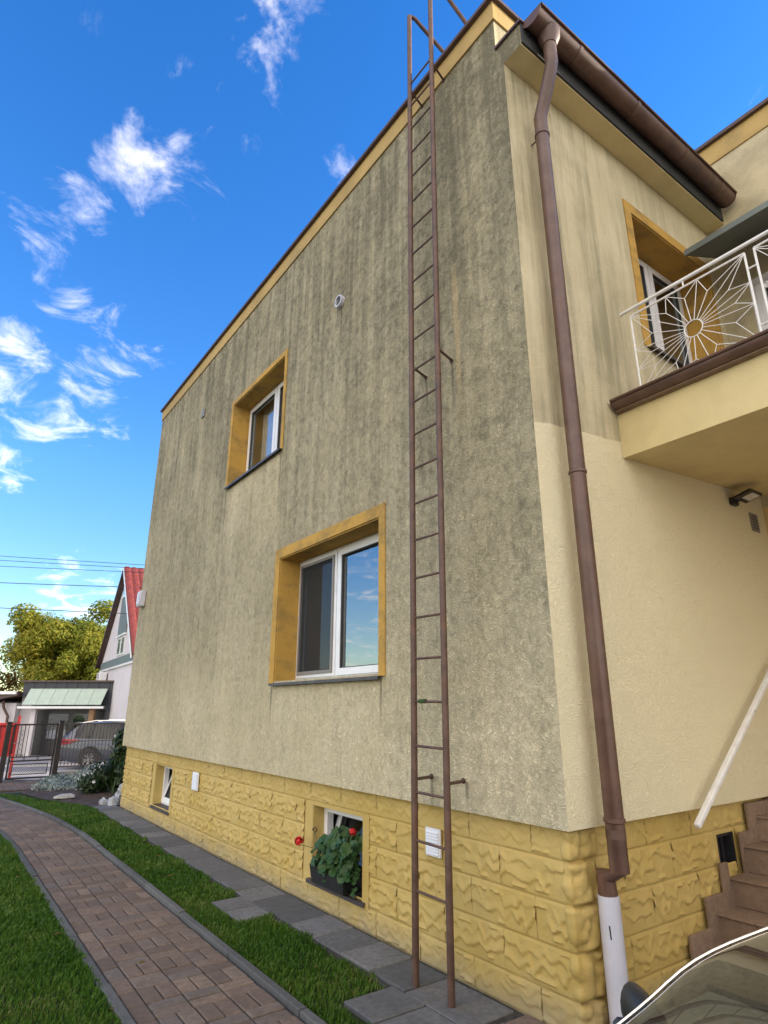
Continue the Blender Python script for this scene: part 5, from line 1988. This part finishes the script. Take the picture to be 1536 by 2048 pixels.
def loft_car(root, T, stations, glass_side, glass_top, paint, pane_mat, smooth_name='body'):
    """stations: (s, z_bottom, half_width, z_belt, half_roof, z_roof)"""
    K = 4
    glass_side = {i * K + j for i in glass_side for j in range(K)}
    glass_top = {i * K + j for i in glass_top for j in range(K)}
    stations = refine(stations, K)
    prof = []
    for (s, zb, w, zl, wr, zr) in stations:
        hb = zl - zb
        prof.append([(s, 0, zb), (s, w * .90, zb), (s, w * .985, zb + hb * .22), (s, w, zb + hb * .55), (s, w * .975, zb + hb * .9), (s, w * .95, zl),
                     (s, wr, zr - .055), (s, wr * .86, zr - .018), (s, wr * .45, zr - .002), (s, 0, zr)])
    npf = len(prof[0])
    bodyM, panes = MB(T), []
    vs_ = []
    for p in prof:
        vs_ += [(x, y_, z_) for x, y_, z_ in p] + [(x, -y_, z_) for x, y_, z_ in p]
    fb, gs, gtp = [], [], []
    for i in range(len(prof) - 1):
        for sd in (0, 1):
            for j in range(npf - 1):
                a = i * 2 * npf + sd * npf + j
                b = (i + 1) * 2 * npf + sd * npf + j
                f = (a, a + 1, b + 1, b) if sd == 0 else (a, b, b + 1, a + 1)
                if j == 5 and i in glass_side: gs.append((sd, i, f))
                elif j >= 6 and i in glass_top: gtp.append((i, f))
                else: fb.append(f)
    for i in (0, len(prof) - 1):
        k = i * 2 * npf
        fb.append(tuple(k + j for j in range(npf)) + tuple(k + npf + j for j in range(npf - 1, -1, -1)))
    used(bodyM, vs_, fb)
    body = bodyM.build('body', MAT[paint], root, smooth=True, fix=False)
    for sd in (0, 1):
        run = [f for s_, i, f in gs if s_ == sd]
        if run:
            q = MB(T); used(q, vs_, run); q.build('side_window', MAT[pane_mat], root, smooth='all', fix=False)
    groups = {}
    for i, f in gtp:
        key = 'front' if i < len(prof) / 2 else 'rear'
        groups.setdefault(key, []).append(f)
    for key, fl in groups.items():
        q = MB(T); used(q, vs_, fl); q.build('windscreen' if key == 'front' else 'rear_window', MAT[pane_mat], root, smooth='all', fix=False)
    return prof


def wheel(T, s, y_, z_, r, w, root, out):
    q = MB(T)
    k = 28
    prof = [(r * .66, -w / 2), (r * .9, -w / 2), (r, -w * .36), (r, w * .36), (r * .9, w / 2), (r * .66, w / 2)]
    vs_, fs_ = [], []
    for i in range(k):
        a = 2 * math.pi * i / k
        for rad, o_ in prof: vs_.append((s + rad * math.cos(a), y_ + o_, z_ + rad * math.sin(a)))
    n = len(prof)
    for i in range(k):
        for j in range(n):
            fs_.append((i * n + j, ((i + 1) % k) * n + j, ((i + 1) % k) * n + (j + 1) % n, i * n + (j + 1) % n))
    q.add(vs_, fs_)
    wq = q.build('wheel', MAT['tyre'], root, smooth=True)
    q = MB(T)
    yo = y_ + out * w * .30
    for i in range(10):
        a = 2 * math.pi * i / 10 + (0.09 if i % 2 else -.09)
        da = .09
        q.add([(s + r * .12 * math.cos(a - .5), yo, z_ + r * .12 * math.sin(a - .5)), (s + r * .12 * math.cos(a + .5), yo, z_ + r * .12 * math.sin(a + .5)), (s + r * .66 * math.cos(a + da), yo + out * .02, z_ + r * .66 * math.sin(a + da)), (s + r * .66 * math.cos(a - da), yo + out * .02, z_ + r * .66 * math.sin(a - da))], [(0, 1, 2, 3)])
    q.tube([(s + r * .65 * math.cos(i * .2244), yo + out * .02, z_ + r * .65 * math.sin(i * .2244)) for i in range(29)], r * .045, 5, cap=False)
    q.tube([(s, yo, z_), (s, yo + out * .03, z_)], r * .15, 10)
    q.build('rim', MAT['alloy'], wq, fix=False)
    q = MB(T); q.tube([(s, y_ - out * .02, z_), (s, y_, z_)], r * .62, 20); q.build('brake_disc', MAT['black'], wq)


# silver SUV beyond the fence, tail to the left
suv = empty('parked_car', street(-9.6, 25, ZS), 'silver grey SUV parked beyond the fence with red tail lamp showing', 'car')
TS = lambda x, y_, z_: street(-7.55 - x, 25.0 - y_, ZS + z_)   # x forward is to the right: x measured back from the nose
st_ = [(0.02, .42, .70, .75, .60, .80), (.15, .30, .84, .86, .74, .93), (.55, .24, .90, .94, .80, 1.02), (1.15, .22, .92, 1.00, .82, 1.10), (1.45, .22, .92, 1.02, .80, 1.20), (1.80, .22, .92, 1.03, .72, 1.46), (2.15, .22, .92, 1.04, .68, 1.62), (2.7, .22, .92, 1.05, .67, 1.68), (3.3, .22, .92, 1.06, .66, 1.67), (3.75, .22, .92, 1.07, .65, 1.62), (4.05, .24, .91, 1.08, .65, 1.56), (4.30, .30, .88, 1.09, .70, 1.34), (4.48, .36, .84, 1.07, .74, 1.16), (4.56, .42, .78, .95, .68, 1.02)]
loft_car(suv, TS, st_, {4, 5, 6, 7, 8, 9}, {4, 5, 10, 11}, 'silver', 'suvglass')
for x_ in (.88, 3.36):
    for y_, o_ in ((.86, 1), (-.86, -1)):
        wheel(TS, x_, y_, .35, .36, .22, suv, o_)
        q = MB(TS)
        q.tube([(x_ + .43 * math.cos(i * math.pi / 14), y_ + o_ * .04, .36 + .43 * math.sin(i * math.pi / 14)) for i in range(15)], .045, 6); q.build('wheel_arch', MAT['black'], suv, smooth=True)
        q = MB(TS)
        q.add([(x_, y_ + o_ * .066, .36)] + [(x_ + .42 * math.cos(i * math.pi / 12), y_ + o_ * .066, .36 + .42 * math.sin(i * math.pi / 12)) for i in range(-2, 15)], [(0, i, i + 1) for i in range(1, 17)]); 
        q.v = [TS(x, y, z) for x, y, z in [(x_, y_ + o_ * .069, .36)] + [(x_ + .41 * math.cos(i * math.pi / 12), y_ + o_ * .069, .36 + .41 * math.sin(i * math.pi / 12)) for i in range(-2, 15)]]
        q.build('arch_lining', MAT['black'], suv, fix=False)
q = MB(TS); q.cbox(4.36, 4.60, -.80, .80, .28, .52, .03); q.build('rear_bumper', MAT['black'], suv)
q = MB(TS); q.box(1.35, 3.15, .90, .935, .22, .34); q.build('sill_trim', MAT['black'], suv)
for sgn in (1, -1):
    q = MB(TS)
    q.add([(3.80, sgn * .925, 1.03), (4.40, sgn * .905, 1.07), (4.55, sgn * .835, 1.05), (4.58, sgn * .81, .90), (4.47, sgn * .89, .84), (4.15, sgn * .922, .90)], [(0, 1, 2, 3, 4, 5)])
    q.add([(4.53, sgn * .80, 1.03), (4.56, sgn * .40, 1.03), (4.58, sgn * .40, .93), (4.55, sgn * .78, .93)], [(0, 1, 2, 3)])
    q.build('tail_lamp', MAT['lamp_red'], suv, fix=False)
    q = MB(TS); q.tube([(1.9, sgn * .66, 1.60), (2.3, sgn * .66, 1.70), (3.4, sgn * .64, 1.70), (3.9, sgn * .62, 1.62)], .022, 6); q.build('roof_rail', MAT['chrome'], suv, smooth=True)
    for x_ in (2.55, 3.45):
        q = MB(TS); q.add([(x_ - .03, sgn * .888, 1.06), (x_ + .03, sgn * .888, 1.06), (x_ + .02, sgn * .68, 1.60), (x_ - .04, sgn * .68, 1.60)], [(0, 1, 2, 3)]); q.build('window_pillar', MAT['black'], suv, fix=False)
q = MB(TS); q.cbox(4.0, 4.22, -.62, .62, 1.60, 1.63, .01); q.build('spoiler', MAT['silver'], suv)

# dark olive car standing close by on the right, nose to the left
near = empty('parked_car', street(1.4, .85, 0), 'dark glossy olive car close to the camera, windscreen edge showing at the lower right corner', 'car')
TN = lambda x, y_, z_: street(x, .84 + y_, z_)
sn = [(-1.05, .30, .62, .52, .55, .56), (-.95, .20, .76, .60, .66, .66), (-.55, .17, .86, .68, .74, .75), (-.1, .16, .88, .73, .76, .81), (.30, .16, .88, .76, .77, .855),
      (.42, .16, .88, .775, .745, .90), (.546, .16, .88, .79, .715, .99), (.67, .16, .88, .80, .69, 1.085), (.82, .16, .88, .805, .655, 1.155), (1.02, .16, .88, .81, .62, 1.225), (1.30, .16, .88, .815, .60, 1.275), (1.75, .16, .88, .82, .59, 1.295), (2.2, .16, .88, .83, .58, 1.275), (2.6, .17, .87, .84, .58, 1.19), (2.95, .2, .85, .85, .62, 1.04), (3.2, .25, .80, .84, .66, .92), (3.30, .32, .72, .74, .60, .80)]
loft_car(near, TN, sn, {5, 6, 7, 8, 9, 10, 11, 12}, {4, 5, 6, 7, 8, 12, 13}, 'oliv', 'carglass')
for x_ in (-.35, 2.35):
    for y_, o_ in ((.78, 1), (-.78, -1)):
        wheel(TN, x_, y_, .30, .30, .2, near, o_)
for sgn in (1, -1):
    q = MB(TN); q.tube([(s, sgn * (wr + .004), zr - .052) for (s, zb, w, zl, wr, zr) in refine(sn, 4) if .25 < s < 2.95], .0032, 6); q.build('pillar_trim', MAT['chrome'], near, smooth=True)
    q = MB(TN)
    c = (.63, sgn * .93, .76)
    vs_ = []
    for j, (k, yo) in enumerate(((.55, -.105), (.9, -.09), (1.0, -.05), (1.0, .05), (.9, .09), (.6, .10))):
        for i in range(16):
            a = 2 * math.pi * (i + .5) / 16
            vs_.append((c[0] + .035 * k * math.cos(a), c[1] + sgn * yo * .8, c[2] + .07 + .06 * k * math.sin(a)))
    q.add(vs_, [(j * 16 + i, j * 16 + (i + 1) % 16, (j + 1) * 16 + (i + 1) % 16, (j + 1) * 16 + i) for j in range(5) for i in range(16)] + [tuple(range(16)), tuple(80 + i for i in range(16))])
    mi = q.build('wing_mirror', MAT['black'], near, smooth=True)
    q = MB(TN); q.tube([(.56, sgn * .86, .79), (.57, sgn * .92, .83)], .02, 6); q.build('mirror_arm', MAT['black'], mi)
# dashboard and cabin seen through the screen
q = MB(TN); q.add([(.36, -.70, .80), (1.05, -.62, .86), (1.05, .62, .86), (.36, .70, .80), (1.05, -.62, .55), (1.05, .62, .55)], [(0, 1, 2, 3), (1, 4, 5, 2)]); q.build('dashboard', MAT['dash'], near, fix=False)
for y_ in (-.32, .32):
    q = MB(TN); q.cbox(1.45, 1.95, y_ - .24, y_ + .24, .35, .55, .04); q.cbox(1.85, 2.02, y_ - .23, y_ + .23, .50, 1.02, .04); q.cbox(1.90, 2.0, y_ - .12, y_ + .12, 1.04, 1.18, .03); q.build('seat', MAT['cabin'], near)
q = MB(TN); q.add([(1.25, -.55, 1.225), (2.2, -.54, 1.225), (2.2, .54, 1.225), (1.25, .55, 1.225)], [(0, 1, 2, 3)]); q.build('headlining', MAT['cabin'], near, fix=False)
for y0, y1 in ((-.62, -.02), (-.05, .58)):
    q = MB(TN); q.tube([(.34, y0, .895), (.40, (y0 + y1) / 2, .925), (.45, y1, .95)], .009, 5); q.build('wiper', MAT['black'], near, smooth=True)
